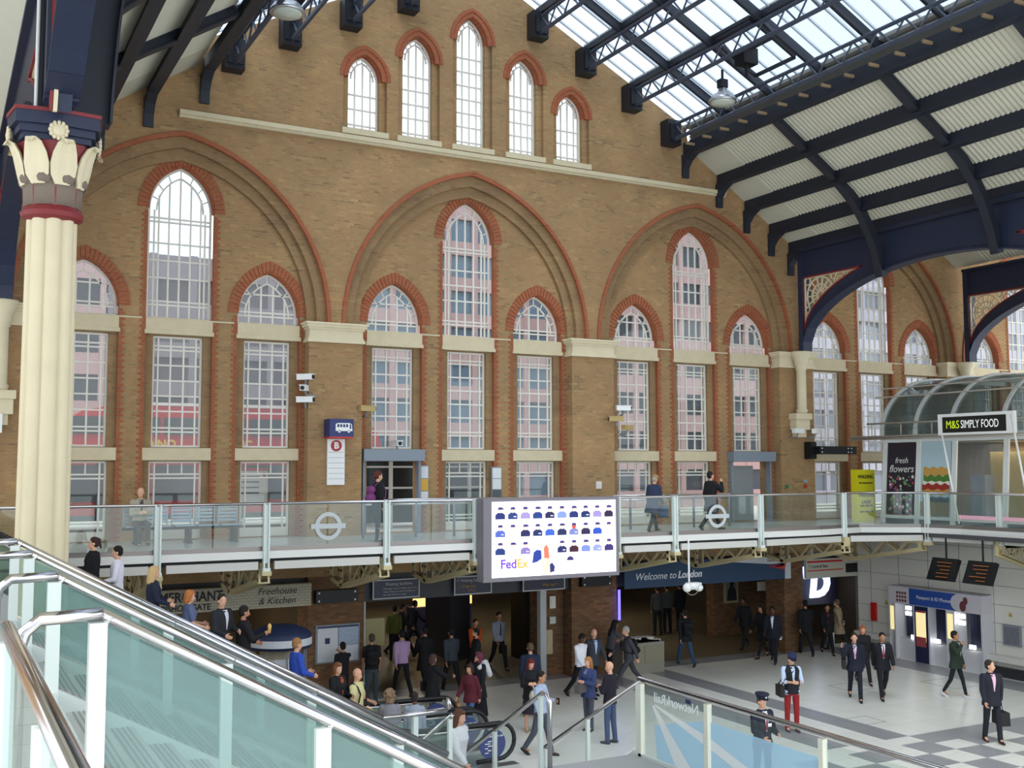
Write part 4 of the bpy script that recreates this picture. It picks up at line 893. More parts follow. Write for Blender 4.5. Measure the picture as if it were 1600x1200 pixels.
# round blue topped kiosk
t = thing('round_kiosk', 'round kiosk with a blue domed top below the pub sign', 'kiosk', (1.75, -3.3, 0))
c = (1.75, -3.3, 0); m = MB(); m.lathe([(.72, 2.12), (.72, 2.4), (.66, 2.46), (.4, 2.58), (0, 2.62)], c, 28); m.obj('domed_top', mat('kiosk blue', '26304f', .6), t, True)
m = MB(); m.lathe([(.725, 2.18), (.725, 2.34)], c, 28); m.obj('white_band', mat('kiosk band', 'c8ccd0', .5), t); m = MB(); m.lathe([(.45, 0), (.45, 2.12)], c, 12); m.obj('body', mat('kiosk cream', '9a927a', .6), t)
for a in (-2.4, -1.8, -1.2): m = MB(); d = Vector((math.cos(a), math.sin(a), 0)); p = Vector(c)+d*.46; m.bar(p+Vector((0, 0, .9)), p+Vector((0, 0, 1.9)), .34, .02, upv=tuple(d)); m.obj('poster', mat('poster pale', 'c8ccd0'), t)
m = MB(); 
for k in range(8): a = 2*PI*k/8; m.tube([(c[0]+.62*math.cos(a), c[1]+.62*math.sin(a), 0), (c[0]+.62*math.cos(a), c[1]+.62*math.sin(a), 2.12)], .02, 6)
m.obj('frame', GREYP, t)
# newspaper stand
t = thing('newspaper_stand', 'grey wire newspaper stand against the second lower pier', 'stand', (14.0, .2, 0)); 
m = MB(); m.box(12.9, 14.4, -.6, -.05, .0, .9); m.obj('body', mat('stand grey', '8c887c', .5), t); m = MB(); m.box(12.95, 13.6, -.62, -.6, .3, .8); m.box(13.68, 14.35, -.62, -.6, .3, .8); m.obj('print', mat('poster grey', '8c8672'), t); m = MB()
for i in range(14): m.box(13.0+R.random()*1.1, 13.3+R.random()*1.1+.1, -.5, -.2, .9, .93+R.random()*.12)
m.obj('newspaper', mat('paper pale', 'bcb9a8', .7), t)
# hanging camera cluster, departure boards
t = thing('hanging_camera_cluster', 'white camera cluster on a long thin pole below the walkway', 'security camera', (12.42, -5, 3.0)); m = MB(); m.tube([(12.42, -4.46, 3.1), (12.42, -4.46, 4.25)], .025, 8); m.obj('pole', WHITE, t)
m = MB(); m.box(12.3, 12.65, -4.7, -4.45, 2.95, 3.12); m.ell((12.25, -4.6, 3.0), (.13, .1, .12), 10, 8); m.ell((12.62, -4.62, 2.98), (.12, .1, .1), 10, 8); m.obj('housing', WHITE, t, True); m = MB(); m.tube([(12.42+.26*math.cos(a/10*PI+PI), -4.6, 3.1+.3*math.sin(a/10*PI+PI)) for a in range(11)], .012, 6); m.obj('guard_hoop', CHROME, t)
m = MB(); m.box(7.2, 7.3, -4.55, -4.45, 3.75, 3.88); tag(m.obj('junction_box', WHITE), 'tiny white fitting under the fascia left of the screen', 'box') if False else None
for y, lb in ((-5.7, 'tilted black departure screen nearer the wall under the walkway corner'), (-6.95, 'tilted black departure screen farther from the wall under the walkway corner')):
    t = thing('departure_screen', lb, 'screen', (20.6, y, 3.1), 0, 'departure screens under the walkway corner'); m = MB(); m.add([(20.75, y+.45, 3.5), (20.75, y-.45, 3.5), (20.45, y-.45, 2.88), (20.45, y+.45, 2.88), (20.9, y+.45, 3.45), (20.9, y-.45, 3.45), (20.6, y-.45, 2.85), (20.6, y+.45, 2.85)], [(0, 1, 2, 3), (7, 6, 5, 4), (0, 4, 5, 1), (1, 5, 6, 2), (2, 6, 7, 3), (3, 7, 4, 0)]); m.tube([(20.8, y, 3.4), (20.8, y, 4.1)], .03, 6); m.obj('housing', DARK, t)
    m = MB()
    for k in range(5): z = 3.38-k*.1; x = 20.74-(3.5-z)*.3/.62; m.box(x-.05, x-.03, y-.3, y-.05+R.random()*.3, z-.008, z+.008)
    m.obj('amber_text', mat('amber text', '9a6030', .5, emit=.15), t)
# ------------------------------------------------------------------ white panelled wall at the right
g = sempty('wall_right', 'white panelled wall at concourse level with photo booth recess', (22.8, 0, 0))
m = MB(); m.box(22.8, 23.1, -30, -5.6, 0, 4.1); m.box(22.8, 23.1, -2.1, -.3, 0, 4.1); m.box(22.8, 23.1, -5.6, -2.1, 2.3, 4.1); m.obj('panelling', PANELW, g)
m = MB(); 
for z in (.95, 1.5, 2.05, 2.6, 3.15, 3.7): m.box(22.79, 22.8, -30, -5.6, z, z+.012); m.box(22.79, 22.8, -2.1, -.3, z, z+.012); m.box(22.79, 22.8, -5.6, -2.1, max(z, 2.31), max(z, 2.31)+.012)
for i in range(24):
    y = -.9-i*1.2
    if -5.6 < y < -2.1: m.box(22.79, 22.8, y, y+.012, 2.3, 4.1)
    else: m.box(22.79, 22.8, y, y+.012, 0, 4.1)
m.obj('panel_joint', GREYP, g); m = MB(); m.box(22.5, 22.8, -2.1, -.3, 0, .25); m.box(22.5, 22.8, -30, -5.6, 0, .25); m.obj('plinth', DGREY, g); m = MB(); m.box(22.55, 22.8, -2.1, -.3, .42, .6); m.box(22.55, 22.8, -30, -5.6, .42, .6); m.obj('ledge', PANELW, g)
m = MB(); m.box(22.7, 22.8, -1.13, -.93, 1.0, 1.6); tag(m.obj('fire_box', mat('signal red', 'c4201f')), 'red fire equipment box on the white panelled wall', 'fire box')
t = thing('photo_booth', 'photo booth row with blue Passport and ID Photos header', 'photo booth', (22.7, -3.9, 0)); BX = 22.35
m = MB(); m.box(BX, 22.8, -5.62, -2.05, 1.75, 2.3); m.obj('header', mat('booth header white', 'c9c6cc', .4), t); m = MB(); m.box(BX-.01, BX, -4.7, -2.9, 1.77, 2.28); m.obj('blue_panel', mat('booth blue', '2c4f9e', .4), t)
m = MB(); m.tube([(BX-.02, -4.75, 2.02), (BX, -4.75, 2.02)], .24, 24); m.obj('white_disc', mat('booth header white', 'c9c6cc'), t); m = MB(); m.ell((BX-.02, -4.95, 1.93), (.01, .12, .16), 8, 6); m.ell((BX-.02, -5.05, 2.1), (.01, .08, .12), 8, 6); m.obj('portrait_picture', mat('portrait brown', '6a3a3a'), t)
m = MB()
for i in range(4):
    for j in range(3): m.box(BX-.012, BX, -2.45-i*.11, -2.38-i*.11, 1.82+j*.12, 1.9+j*.12)
m.obj('photo_strip', mat('portrait brown', '6a3a3a'), t)
text('Passport & ID Photos', 'lettering', WHITE, t, (BX-.015, -3.2, 2.03), .15, rot=(PI/2, 0, -PI/2))
m = MB(); m.box(23.35, 23.4, -5.6, -2.1, 0, 2.3); m.box(BX, 23.4, -5.62, -5.56, 0, 1.75); m.box(BX, 23.4, -2.11, -2.05, 0, 1.75); m.box(BX, 22.9, -2.33, -2.28, 0, 1.75); m.box(BX, 23.4, -3.1, -3.04, 0, 1.75); m.box(BX, 23.4, -3.68, -3.62, 0, 1.75); m.box(BX, 22.9, -4.62, -4.3, 0, 1.75); m.box(BX+.15, 23.4, -2.33-.75, -2.33, 0, .65); m.box(BX+.15, 23.4, -4.3, -3.66, 0, .6); m.box(BX+.15, 23.4, -5.56, -4.62, 0, .6); m.obj('body', mat('booth white', 'cfcfd2', .35), t)
for y0, y1, nm in ((-3.62, -3.1, 'vending_front'),): m = MB(); m.box(BX-.01, BX+.4, y0, y1, 0, 1.75); m.obj(nm, mat('booth navy', '20254a', .35), t); m = MB(); m.box(BX-.02, BX-.01, y0+.08, y1-.06, .65, 1.6); m.obj('lit_poster', mat('booth poster', 'e0cf98', .4, emit=.5), t); m = MB(); m.box(BX-.03, BX-.02, y0+.08, y1-.06, .5, .8); m.box(BX-.03, BX-.02, y0+.08, y1-.06, 1.56, 1.62); m.obj('poster_band', mat('poster band', 'a84a4a'), t)
for y0, y1 in ((-3.04, -2.5), (-4.3, -3.68), (-5.5, -4.95)): m = MB(); n = 10; m.add([(BX+.3+(.03 if i % 2 else 0), y0+(y1-y0)*i/n, z) for z in (.72, 1.75) for i in range(n+1)], [(i, i+1, i+n+2, i+n+1) for i in range(n)]); m.obj('curtain', mat('booth curtain', '1c2138', .8), t)
for y0, y1 in ((-2.26, -2.12), (-4.56, -4.36)): m = MB(); m.box(BX-.02, BX, y0, y1, .9, 1.65); m.obj('side_poster', mat('booth poster', 'e0cf98'), t)
for y, z in ((-2.75, 1.62), (-2.75, 1.45), (-2.95, .72), (-3.85, .72), (-4.8, 1.6), (-4.8, 1.4), (-5.15, .72)): m = MB(); m.box(BX+.1, BX+.14, y-.11, y+.11, z-.05, z+.07); m.obj('light_panel', mat('booth light', 'ffffff', .5, emit=3), t)
t = thing('framed_notice', 'dark framed notice on the white wall right of the photo booth', 'notice', (22.75, -6.2, 1.0)); m = MB(); m.box(22.74, 22.8, -6.6, -6.0, .9, 1.5); m.obj('frame', mat('notice grey', '8a8c94'), t); m = MB(); m.box(22.73, 22.74, -6.55, -6.05, .95, 1.45); m.obj('print', mat('notice print', '70747c', .5, noise=.5, nscale=15), t)
for y, z, lb in ((-1.55, 1.6, 'tiny yellow warning triangle left of the photo booth'), (-6.25, 1.75, 'tiny yellow warning triangle right of the photo booth')): m = MB(); m.plate([(y-.07, z), (y+.07, z), (y, z+.13)], [], 22.78, 22.795, plane='yz'); tag(m.obj('warning_sign', mat('warning yellow', 'b8a050')), lb, 'sign')
m = MB(); m.tube([(22.0, .4, 0), (22.0, .4, .95), (21.8, -.6, 1.0), (21.7, -.7, .9)], .03, 8); tag(m.obj('exit_handrail', CHROME, None, True), 'curved steel handrail at the right-hand exit', 'handrail')
# ------------------------------------------------------------------ food shop pavilion on the walkway
KX = 21.95
t = thing('food_shop_pavilion', 'glazed food shop pavilion with curved roof on the upper walkway', 'shop', (KX+3, -5, FZ))
m = MB(); 
for y in (-2.4, -3.75, -5.1, -6.9, -9.5): m.bar((KX-.12, y, FZ), (KX+.12, y, 7.0), .06, .17, upv=(0, 1, 0))
m.bar((KX-.1, -2.3, FZ+.22), (KX-.1, -10, FZ+.22), .1, .1); m.bar((KX+.1, -2.3, 7.0), (KX+.1, -10, 7.0), .1, .12); m.bar((KX+.1, -2.3, 7.0), (KX+6, -2.3, 7.0), .1, .12); m.obj('frame', mat('pavilion white frame', 'dfe4e0', .35), t)
m = MB(); m.bar((KX-.55, -1.6, 7.12), (KX-.35, -11, 7.12), .3, .05); m.tube([(KX-.6, -1.5, 7.05), (KX-.5, -11, 7.05)], .04, 8); m.tube([(KX-.3, -2.0, 7.55), (KX-.3, -11, 7.5)], .03, 8); [m.tube([(KX-.3, y, 7.1), (KX-.3, y, 7.52)], .02, 6) for y in (-2.2, -3.4, -4.6, -5.8)]; m.obj('canopy_rail', mat('pavilion pale rail', 'bdb7ac', .4, .3), t, True)
m = MB(); m.box(KX-.05, KX+6, -11, -2.3, FZ, FZ+.2); m.obj('plinth', GREYP, t)
curve_ = [(KX-.05+2.6-2.6*math.cos(a/14*PI/2), 7.15+1.9*math.sin(a/14*PI/2)) for a in range(15)]
for y in (-2.4, -3.75, -5.1, -6.9, -9.5):
    m = MB()
    for a, b in zip(curve_, curve_[1:]): m.bar((a[0], y, a[1]), (b[0], y, b[1]), .1, .14)
    m.bar((curve_[-1][0], y, curve_[-1][1]), (KX+6, y, curve_[-1][1]), .1, .14); m.obj('curved_rib', mat('pavilion rib', 'c4c6c2', .4), t)
m = MB(); m.add([(x, y, z) for y in (-2.4, -10) for x, z in curve_], [(i, i+1, i+16, i+15) for i in range(14)]); m.add([(x, -2.4, z) for x, z in curve_]+[(KX+5, -2.4, curve_[-1][1]), (KX+5, -2.4, 7.15)], [tuple(range(17))]); m.obj('curved_glass', glassmat('pavilion glass', '8f9a96', .75, gl='6f7a76'), t)
m = MB(); [m.tube([(KX-.1+i*.3, -2.2, 8.4+i*.3), (KX-.1+i*.3, -11, 8.4+i*.3)], .025, 6) for i in (0, 1)]; m.obj('roof_rail', mat('pavilion pale rail', 'bdb7ac'), t)
m = MB(); m.bar((KX-.07, -3.05, FZ+.3), (KX+.09, -3.05, 6.93), 1.2, .03, upv=(1, 0, 0)); 
FLW = mat('flower poster black', '2c2630', .5)
m = MB(); m.add([(KX-.11, -2.52, FZ+.3), (KX-.11, -3.65, FZ+.3), (KX+.07, -3.65, 6.93), (KX+.07, -2.52, 6.93)], [(0, 1, 2, 3)]); m.xf(Matrix.Identity(4)); m.obj('flower_poster', FLW, t)
m = MB(); m.add([(KX-.11, -3.87, FZ+.3), (KX-.11, -5.0, FZ+.3), (KX+.07, -5.0, 6.93), (KX+.07, -3.87, 6.93)], [(0, 1, 2, 3)]); m.obj('sandwich_poster', mat('poster sky blue', 'b4cdd6', .5), t)
def kx(z): return KX-.115+(z-FZ-.3)*.18/2.3
q = MB(); fl = [mat('petal '+c, c, .6) for c in ('d8d0c8', 'a05890', '4a7048', '7aa060', 'b84a5a')]
for i in range(95):
    z = FZ+.4+R.random()**1.3*1.1; y = -2.6-R.random()*.98; s_ = .02+R.random()*.045; q.ell((kx(z)-.004, y, z), (.004, s_, s_), 6, 4, R.choice([0, 0, 1, 2, 2, 3, 3, 4, 2]))
q.obj('flower_picture', fl, t)
text('fresh', 'lettering', WHITE, t, (kx(6.3)-.02, -2.85, 6.35), .26, rot=(PI/2, 0, -PI/2), shear=.3); text('flowers', 'lettering', WHITE, t, (kx(6.0)-.02, -2.62, 6.08), .33, rot=(PI/2, 0, -PI/2), shear=.3)
q = MB(); sm = [mat('toast', 'c99a4c', .6), mat('lettuce', '4f7d33', .6), mat('filling white', 'e8e2d4', .6), mat('salami red', 'a03226', .6), mat('slate plate', '56656c', .6), mat('board brown', '8c8470', .6)]
def lay(z, h, ya, yb, mi, amp=.03, ph=0):
    n = 16; top = [(ya+(yb-ya)*i/n, z+h+amp*math.sin(i*1.3+ph)) for i in range(n+1)]; bot = [(ya+(yb-ya)*i/n, z+amp*.7*math.sin(i*1.1+ph+1)) for i in range(n+1)]
    vs = [(kx(p[1])-.006-.004*mi, p[0], p[1]) for p in top+bot]; q.add(vs, [(i, i+1, n+1+i+1, n+1+i) for i in range(n)], mi)
lay(5.85, .28, -3.98, -4.98, 0, .03); lay(5.68, .2, -4.0, -4.98, 1, .04, 2); lay(5.6, .1, -3.98, -4.98, 2, .02, 1); lay(5.45, .17, -3.95, -4.98, 3, .04, 3); lay(5.3, .18, -3.95, -4.98, 0, .03, 4); lay(5.0, .22, -4.0, -4.98, 4, .02); lay(FZ+.32, .4, -3.9, -4.98, 5, .01)
q.obj('sandwich_picture', sm, t)
m = MB(); m.box(KX+.5, KX+.9, -5.8, -5.3, FZ+.2, 5.9); m.obj('freezer', mat('chiller grey', '8e96a0', .4), t)
m = MB(); m.box(KX+.9, KX+1.2, -6.9, -5.7, FZ+.2, 6.6); m.obj('partition', mat('partition cream', 'b8a87e', .6), t)
m = MB(); m.box(KX+1.6, KX+1.7, -12, -5.6, FZ+.2, 6.9); [m.box(KX+1.0, KX+1.6, -11, -7.1, z, z+.04) for z in (4.9, 5.3, 5.7, 6.1, 6.5)]; m.obj('shelf', mat('shop shelf', '8f7a60', .6), t)
q = MB(); gm = [mat('goods '+c, c, .5, emit=.15) for c in ('d8a850', 'c87838', 'b0a8a0', '983838', '607848', 'd8c8b0')]
for z in (4.94, 5.34, 5.74, 6.14, 6.54):
    y = -7.15
    while y > -11: w_ = .08+R.random()*.1; q.box(KX+1.05, KX+1.5, y-w_, y-.01, z, z+.14+R.random()*.14, R.randrange(6)); y -= w_
o = q.obj('packet_row', gm, t); o['kind'] = 'stuff'
m = MB(); m.box(KX+.6, KX+4, -11, -2.6, 6.9, 6.95); m.obj('shop_ceiling', mat('shop ceiling', '9a9488', .7), t); area(KX+1.0, -7.5, 6.8, 30, .5, 4, (1, .82, .6), 'shop light')
m = MB(); m.box(KX+.5, KX+6, -3.3, -3.2, FZ+.2, 6.9); m.obj('rear_partition', mat('shop rear wall', '6e665a', .7), t)
m = MB(); m.add([(KX-.05, -5.2, FZ+.3), (KX-.05, -9.5, FZ+.3), (KX+.12, -9.5, 6.9), (KX+.12, -5.2, 6.9)], [(0, 1, 2, 3)]); m.obj('shop_glass', CLEAR, t)
m = MB(); m.box(KX-.2, KX-.18, -9, -5.4, FZ+.25, FZ+.36); m.obj('pink_strip', mat('pink strip', 'e8a8c0', .5, emit=.2), t)
t = thing('shop_sign', 'black shop sign in a white frame above the pavilion', 'sign', (21.2, -6.4, 7.1)); SXX = 21.0
m = MB(); m.box(SXX, SXX+.12, -7.95, -5.38, 7.08, 7.7); m.obj('frame', WHITE, t); m = MB(); m.box(SXX-.01, SXX, -7.7, -5.55, 7.15, 7.61); m.obj('panel', mat('sign black', '1b201c', .4), t)
text('M&S', 'green_lettering', mat('sign lime', 'b6cc28', .5, emit=.3), t, (SXX-.02, -5.68, 7.37), .33, rot=(PI/2, 0, -PI/2), xs=.78); text('SIMPLY FOOD', 'white_lettering', mat('sign pale', 'd8dcd8', .5, emit=.3), t, (SXX-.02, -6.2, 7.37), .33, rot=(PI/2, 0, -PI/2), xs=.62)
for y0, z0, y1, z1 in ((-5.5, 7.1, -6.0, 4.5), (-7.85, 7.6, -8.4, 4.4)): m = MB(); m.tube([(SXX+.02, y0, z0), (SXX+.02, y1, z1)], .03, 8); m.obj('support_strut', WHITE, t, True)
t = thing('totem_sign', 'yellow standing sign reading Waxing, Threading, Laser', 'sign', (22.2, -1.2, FZ)); m = MB(); m.box(21.78, 22.62, -1.35, -1.1, FZ, 6.06); m.obj('panel', mat('totem yellow', 'dfd71c', .4), t)
for s_, z, sz in (('WAXING', 5.82, .17), ('Non-waxing pedicures', 5.62, .07), ('THREADING', 5.2, .13), ('LASER', 4.98, .15), ('HAIR REMOVAL', 4.86, .085), ('LIGHT SHEER LASER', 4.66, .07)): text(s_, 'lettering', DARK, t, (22.2, -1.36, z), sz, align='CENTER', bold=.003)
# ------------------------------------------------------------------ stairs from the upper level
STEP = mat('pale stair terrazzo', 'b9bcb8', .5, noise=.05); NOSE = mat('stair nosing', '8e9494', .5); SIDE = mat('stair side panel', 'c3ccc8', .4)
XT, ZT, XBm, ZBm = -4.4, 4.35, .4, 1.70
st = thing('staircase', 'wide pale staircase with landing descending beside the near glass balustrade', 'staircase', (-2, -17, 1.7))
n = 16; m = MB(); q = MB()
for i in range(n):
    x0 = XT+(XBm-XT)*i/n; x1 = XT+(XBm-XT)*(i+1)/n; z = ZT-(ZT-ZBm)*(i+1)/n
    m.box(x0, x1+.02, -20.7, -13.4, z-.2, z)
    for k in range(4): q.box(x1-.16+k*.04, x1-.145+k*.04, -20.6, -13.5, z, z+.004)
m.obj('flight', STEP, st); q.obj('nosing', NOSE, st)
m = MB(); m.box(XBm, 4.5, -24, -13.4, 1.45, 1.7); m.obj('landing', mat('landing grey', 'a5a7a6', .5), st)
m = MB(); q = MB()
for i in range(10):
    y0 = -13.4+3.0*i/10; z = 1.7-.17*(i+1); m.box(1.3, 4.45, y0, y0+.32, z-.2, z)
    for k in range(4): q.box(1.35, 4.4, y0+.14+k*.04, y0+.155+k*.04, z, z+.004)
m.obj('lower_flight', STEP, st); q.obj('lower_nosing', NOSE, st)
m = MB()
for y in (-20.75, -18.1, -15.5, -13.35):
    m.plate([(XT, ZT+.04), (XBm, ZBm+.04), (XBm, ZBm-.3), (XT, ZT-.36)], [], y-.04, y+.04)
m.plate([(-13.4, 1.74), (-10.4, .06), (-10.4, 0), (-11, 0), (-13.4, 1.35)], [], 4.45, 4.52, plane='yz'); m.plate([(-13.4, 1.74), (-10.4, .06), (-10.4, 0), (-11, 0), (-13.4, 1.35)], [], 1.22, 1.3, plane='yz')
m.box(4.46, 4.54, -24, -13.35, 1.4, 1.74); m.box(.4, 1.3, -13.42, -13.34, 1.4, 1.74); m.obj('stringer', SIDE, st)
m = MB(); [m.box(x-.1, x+.1, y-.1, y+.1, 0, 1.5) for x in (.6, 4.3) for y in (-14, -19)]; [m.box(x-.1, x+.1, y-.1, y+.1, 0, zz) for x, zz in ((-2.2, 2.9),) for y in (-14, -19)]; m.obj('pier_support', SIDE, st)
m = MB(); m.plate([(-14, -30), (-4.95, -30), (-4.95, -20.9), (-4.4, -20.9), (-4.4, -13.3), (-4.95, -13.3), (-4.95, -4.3), (-14, -4.3)], [], 4.1, 4.35, plane='xy'); struct(m.obj('floor', TILEW), 'pale upper level floor at the left')
def stair_rail(y, label, posts, gl=BALD, ext=True):
    t = thing('stair_balustrade', label, 'balustrade', (XT, y, 4.35), 0, 'glass stair balustrades')
    zr = lambda x: 5.28-.552*(x-XT)
    m = MB(); pts = [(-4.85, y, 4.4), (-4.85, y, 5.1), (-4.82, y, 5.2), (-4.74, y, 5.27), (XT, y, 5.28)]
    m.tube(pts, .04, 10); m.tube([(XT, y, 5.28), (XBm-.1, y, zr(XBm-.1))]+([(XBm+.3, y, zr(XBm+.05))] if not ext else []), .036, 10); m.obj('handrail', CHROME, t, True)
    m = MB(); m.tube([(XT+.1, y-.07, zr(XT+.1)-.2), (XBm-.1, y-.07, zr(XBm-.1)-.2)], .02, 8); m.obj('lower_rail', CHROME, t, True) if False else None
    xs = [XT]+[p for p in posts]+[XBm]
    for a, b in zip(xs, xs[1:]):
        m = MB(); g = .02; m.add([(a+g, y, zr(a+g)-.06), (b-g, y, zr(b-g)-.06), (b-g, y, zr(b-g)-.86), (a+g, y, zr(a+g)-.86), (a+g, y+.012, zr(a+g)-.06), (b-g, y+.012, zr(b-g)-.06), (b-g, y+.012, zr(b-g)-.86), (a+g, y+.012, zr(a+g)-.86)], [(0, 1, 2, 3), (7, 6, 5, 4), (0, 4, 5, 1), (2, 6, 7, 3)]); m.obj('glass_panel', gl, t)
    for p in [XT]+posts:
        m = MB(); m.box(p-.07, p+.03, y-.045, y+.045, zr(p)-1.0, zr(p)-.05); m.obj('post', PALEG, t); m = MB(); m.bar((p, y, zr(p)-.12), (p+.05, y-.02, zr(p)-.01), .03, .03); m.obj('rail_bracket', CHROME, t)
    return t
stair_rail(-20.72, 'nearest glass stair balustrade with thick steel handrail', [-3.0, -1.4])
stair_rail(-18.1, 'second nearest glass stair balustrade', [-3.0, -1.4])
stair_rail(-15.5, 'third nearest glass stair balustrade', [-3.0, -1.4])
stair_rail(-13.35, 'farthest glass stair balustrade, passing in front of the column', [-3.0, -1.4])
t = thing('landing_balustrade', 'short level glass balustrade at the half landing with a round end cap', 'balustrade', (.8, -13.35, 1.7))
m = MB(); m.tube([(.3, -13.35, 2.68), (1.28, -13.35, 2.70)], .036, 10); m.ell((1.3, -13.35, 2.78), (.03, .09, .09), 12, 8); m.obj('handrail', CHROME, t, True); m = MB(); m.box(.42, 1.28, -13.36, -13.345, 1.8, 2.62); m.obj('glass_panel', BALG, t); m = MB(); m.box(.75, .82, -13.4, -13.3, 1.7, 2.66); m.obj('post', PALEG, t)
def side_rail(x, label, y0=-13.5, z0=2.83, newel=False):
    t = thing('lower_stair_balustrade', label, 'balustrade', (x, y0, 1.7), 0, 'balustrades of the lower flight'); zr = lambda y: z0-.567*(y-y0)
    m = MB(); m.tube(([(x, y0-.25, 1.7), (x, y0-.25, z0-.1), (x, y0-.2, z0-.02)] if newel else [])+[(x, y0-.05, z0), (x, y0+3.0, zr(y0+3.0))], .036, 10); m.obj('handrail', CHROME, t, True)
    if not newel:
        for a, b in ((0, 1.5), (1.5, 3.0)):
            m = MB(); m.add([(x, y0+a+.03, zr(y0+a)-.08), (x, y0+b-.03, zr(y0+b)-.08), (x, y0+b-.03, zr(y0+b)-.98), (x, y0+a+.03, zr(y0+a)-.98)], [(0, 1, 2, 3)]); m.obj('glass_panel', BALG, t)
    for a in (0.02, 1.5, 2.9): m = MB(); m.box(x-.03, x+.03, y0+a-.03, y0+a+.03, zr(y0+a)-1.1 if not newel else max(0.0, 1.7-.567*a-.17), zr(y0+a)-.03); m.obj('post', PALEG, t)
side_rail(4.5, 'sloping glass balustrade right of the lower stair flight'); side_rail(2.75, 'middle steel handrail of the lower stair flight', newel=True); side_rail(1.27, 'sloping glass balustrade left of the lower stair flight', z0=2.66)
t = thing('transfer_balustrade', 'level glass balustrade with a printed sky blue fan transfer', 'balustrade', (4.5, -17, 1.7))
m = MB(); m.tube([(4.5, -13.5, 2.86), (4.5, -24, 2.86)], .038, 10); m.obj('handrail', CHROME, t, True)
py = [-13.56, -15.2, -17.45, -19.7, -21.9, -24]
for a in py: m = MB(); m.box(4.46, 4.54, a-.04, a+.04, 1.5, 2.8); m.obj('post', mat('post cream', 'd9d8c8', .4), t)
for a, b in zip(py, py[1:]): m = MB(); m.box(4.495, 4.507, b+.06, a-.06, 1.76, 2.76); m.obj('glass_panel', BALG, t)
BLU = glassmat('blue transfer', 'c4e0f0', .3, gl='b4d8ee'); WTR = glassmat('pale transfer', 'f0f2f2', .2, gl='eef0ee')
m = MB(); x = 4.485
def quad(mb, x, L): mb.add([(x, y, z) for y, z in L], [tuple(range(len(L)))])
quad(m, x, [(-13.92, 2.24), (-15.12, 2.54), (-15.12, 1.76), (-13.99, 1.76)]); quad(m, x, [(-15.28, 2.56), (-17.38, 2.56), (-17.38, 1.76), (-15.28, 1.76)]); m.obj('blue_transfer', BLU, t)
m = MB(); x = 4.48; quad(m, x, [(-13.88, 2.52), (-13.93, 2.54), (-14.88, 1.76), (-14.45, 1.76)]); quad(m, x, [(-13.94, 2.56), (-15.12, 2.36), (-15.12, 2.22), (-13.95, 2.53)]); quad(m, x, [(-15.28, 2.33), (-15.28, 2.18), (-16.8, 1.76), (-17.3, 1.78)]); m.obj('pale_ray', WTR, t)
text('NetworkRail', 'reversed_lettering', mat('transfer white', 'e6eaea', .5), t, (4.48, -15.02, 2.66), .21, rot=(PI/2, 0, PI/2))
m = MB(); m.box(4.475, 4.48, -14.84, -14.72, 2.72, 2.78); m.obj('arrow_emblem', mat('print navy', '2a3358'), t)
# balustrade of the viewer's own level
t = thing('gallery_balustrade', 'thick steel handrail and glass at the lower left corner running towards the viewer', 'balustrade', (-4.93, -23, 4.35))
m = MB(); m.tube([(-4.93, -20.85, 4.4), (-4.93, -20.85, 5.2), (-4.93, -20.9, 5.25), (-4.93, -21.0, 5.27), (-4.93, -29, 5.27)], .042, 12); m.obj('handrail', CHROME, t, True)
for a in (-21.1, -23.3, -25.5): m = MB(); m.box(-4.94, -4.928, a-2.1, a, 4.4, 5.18); m.obj('glass_panel', BALG, t); m = MB(); m.box(-4.97, -4.89, a, a+.08, 4.2, 5.2); m.obj('post', PALEG, t)
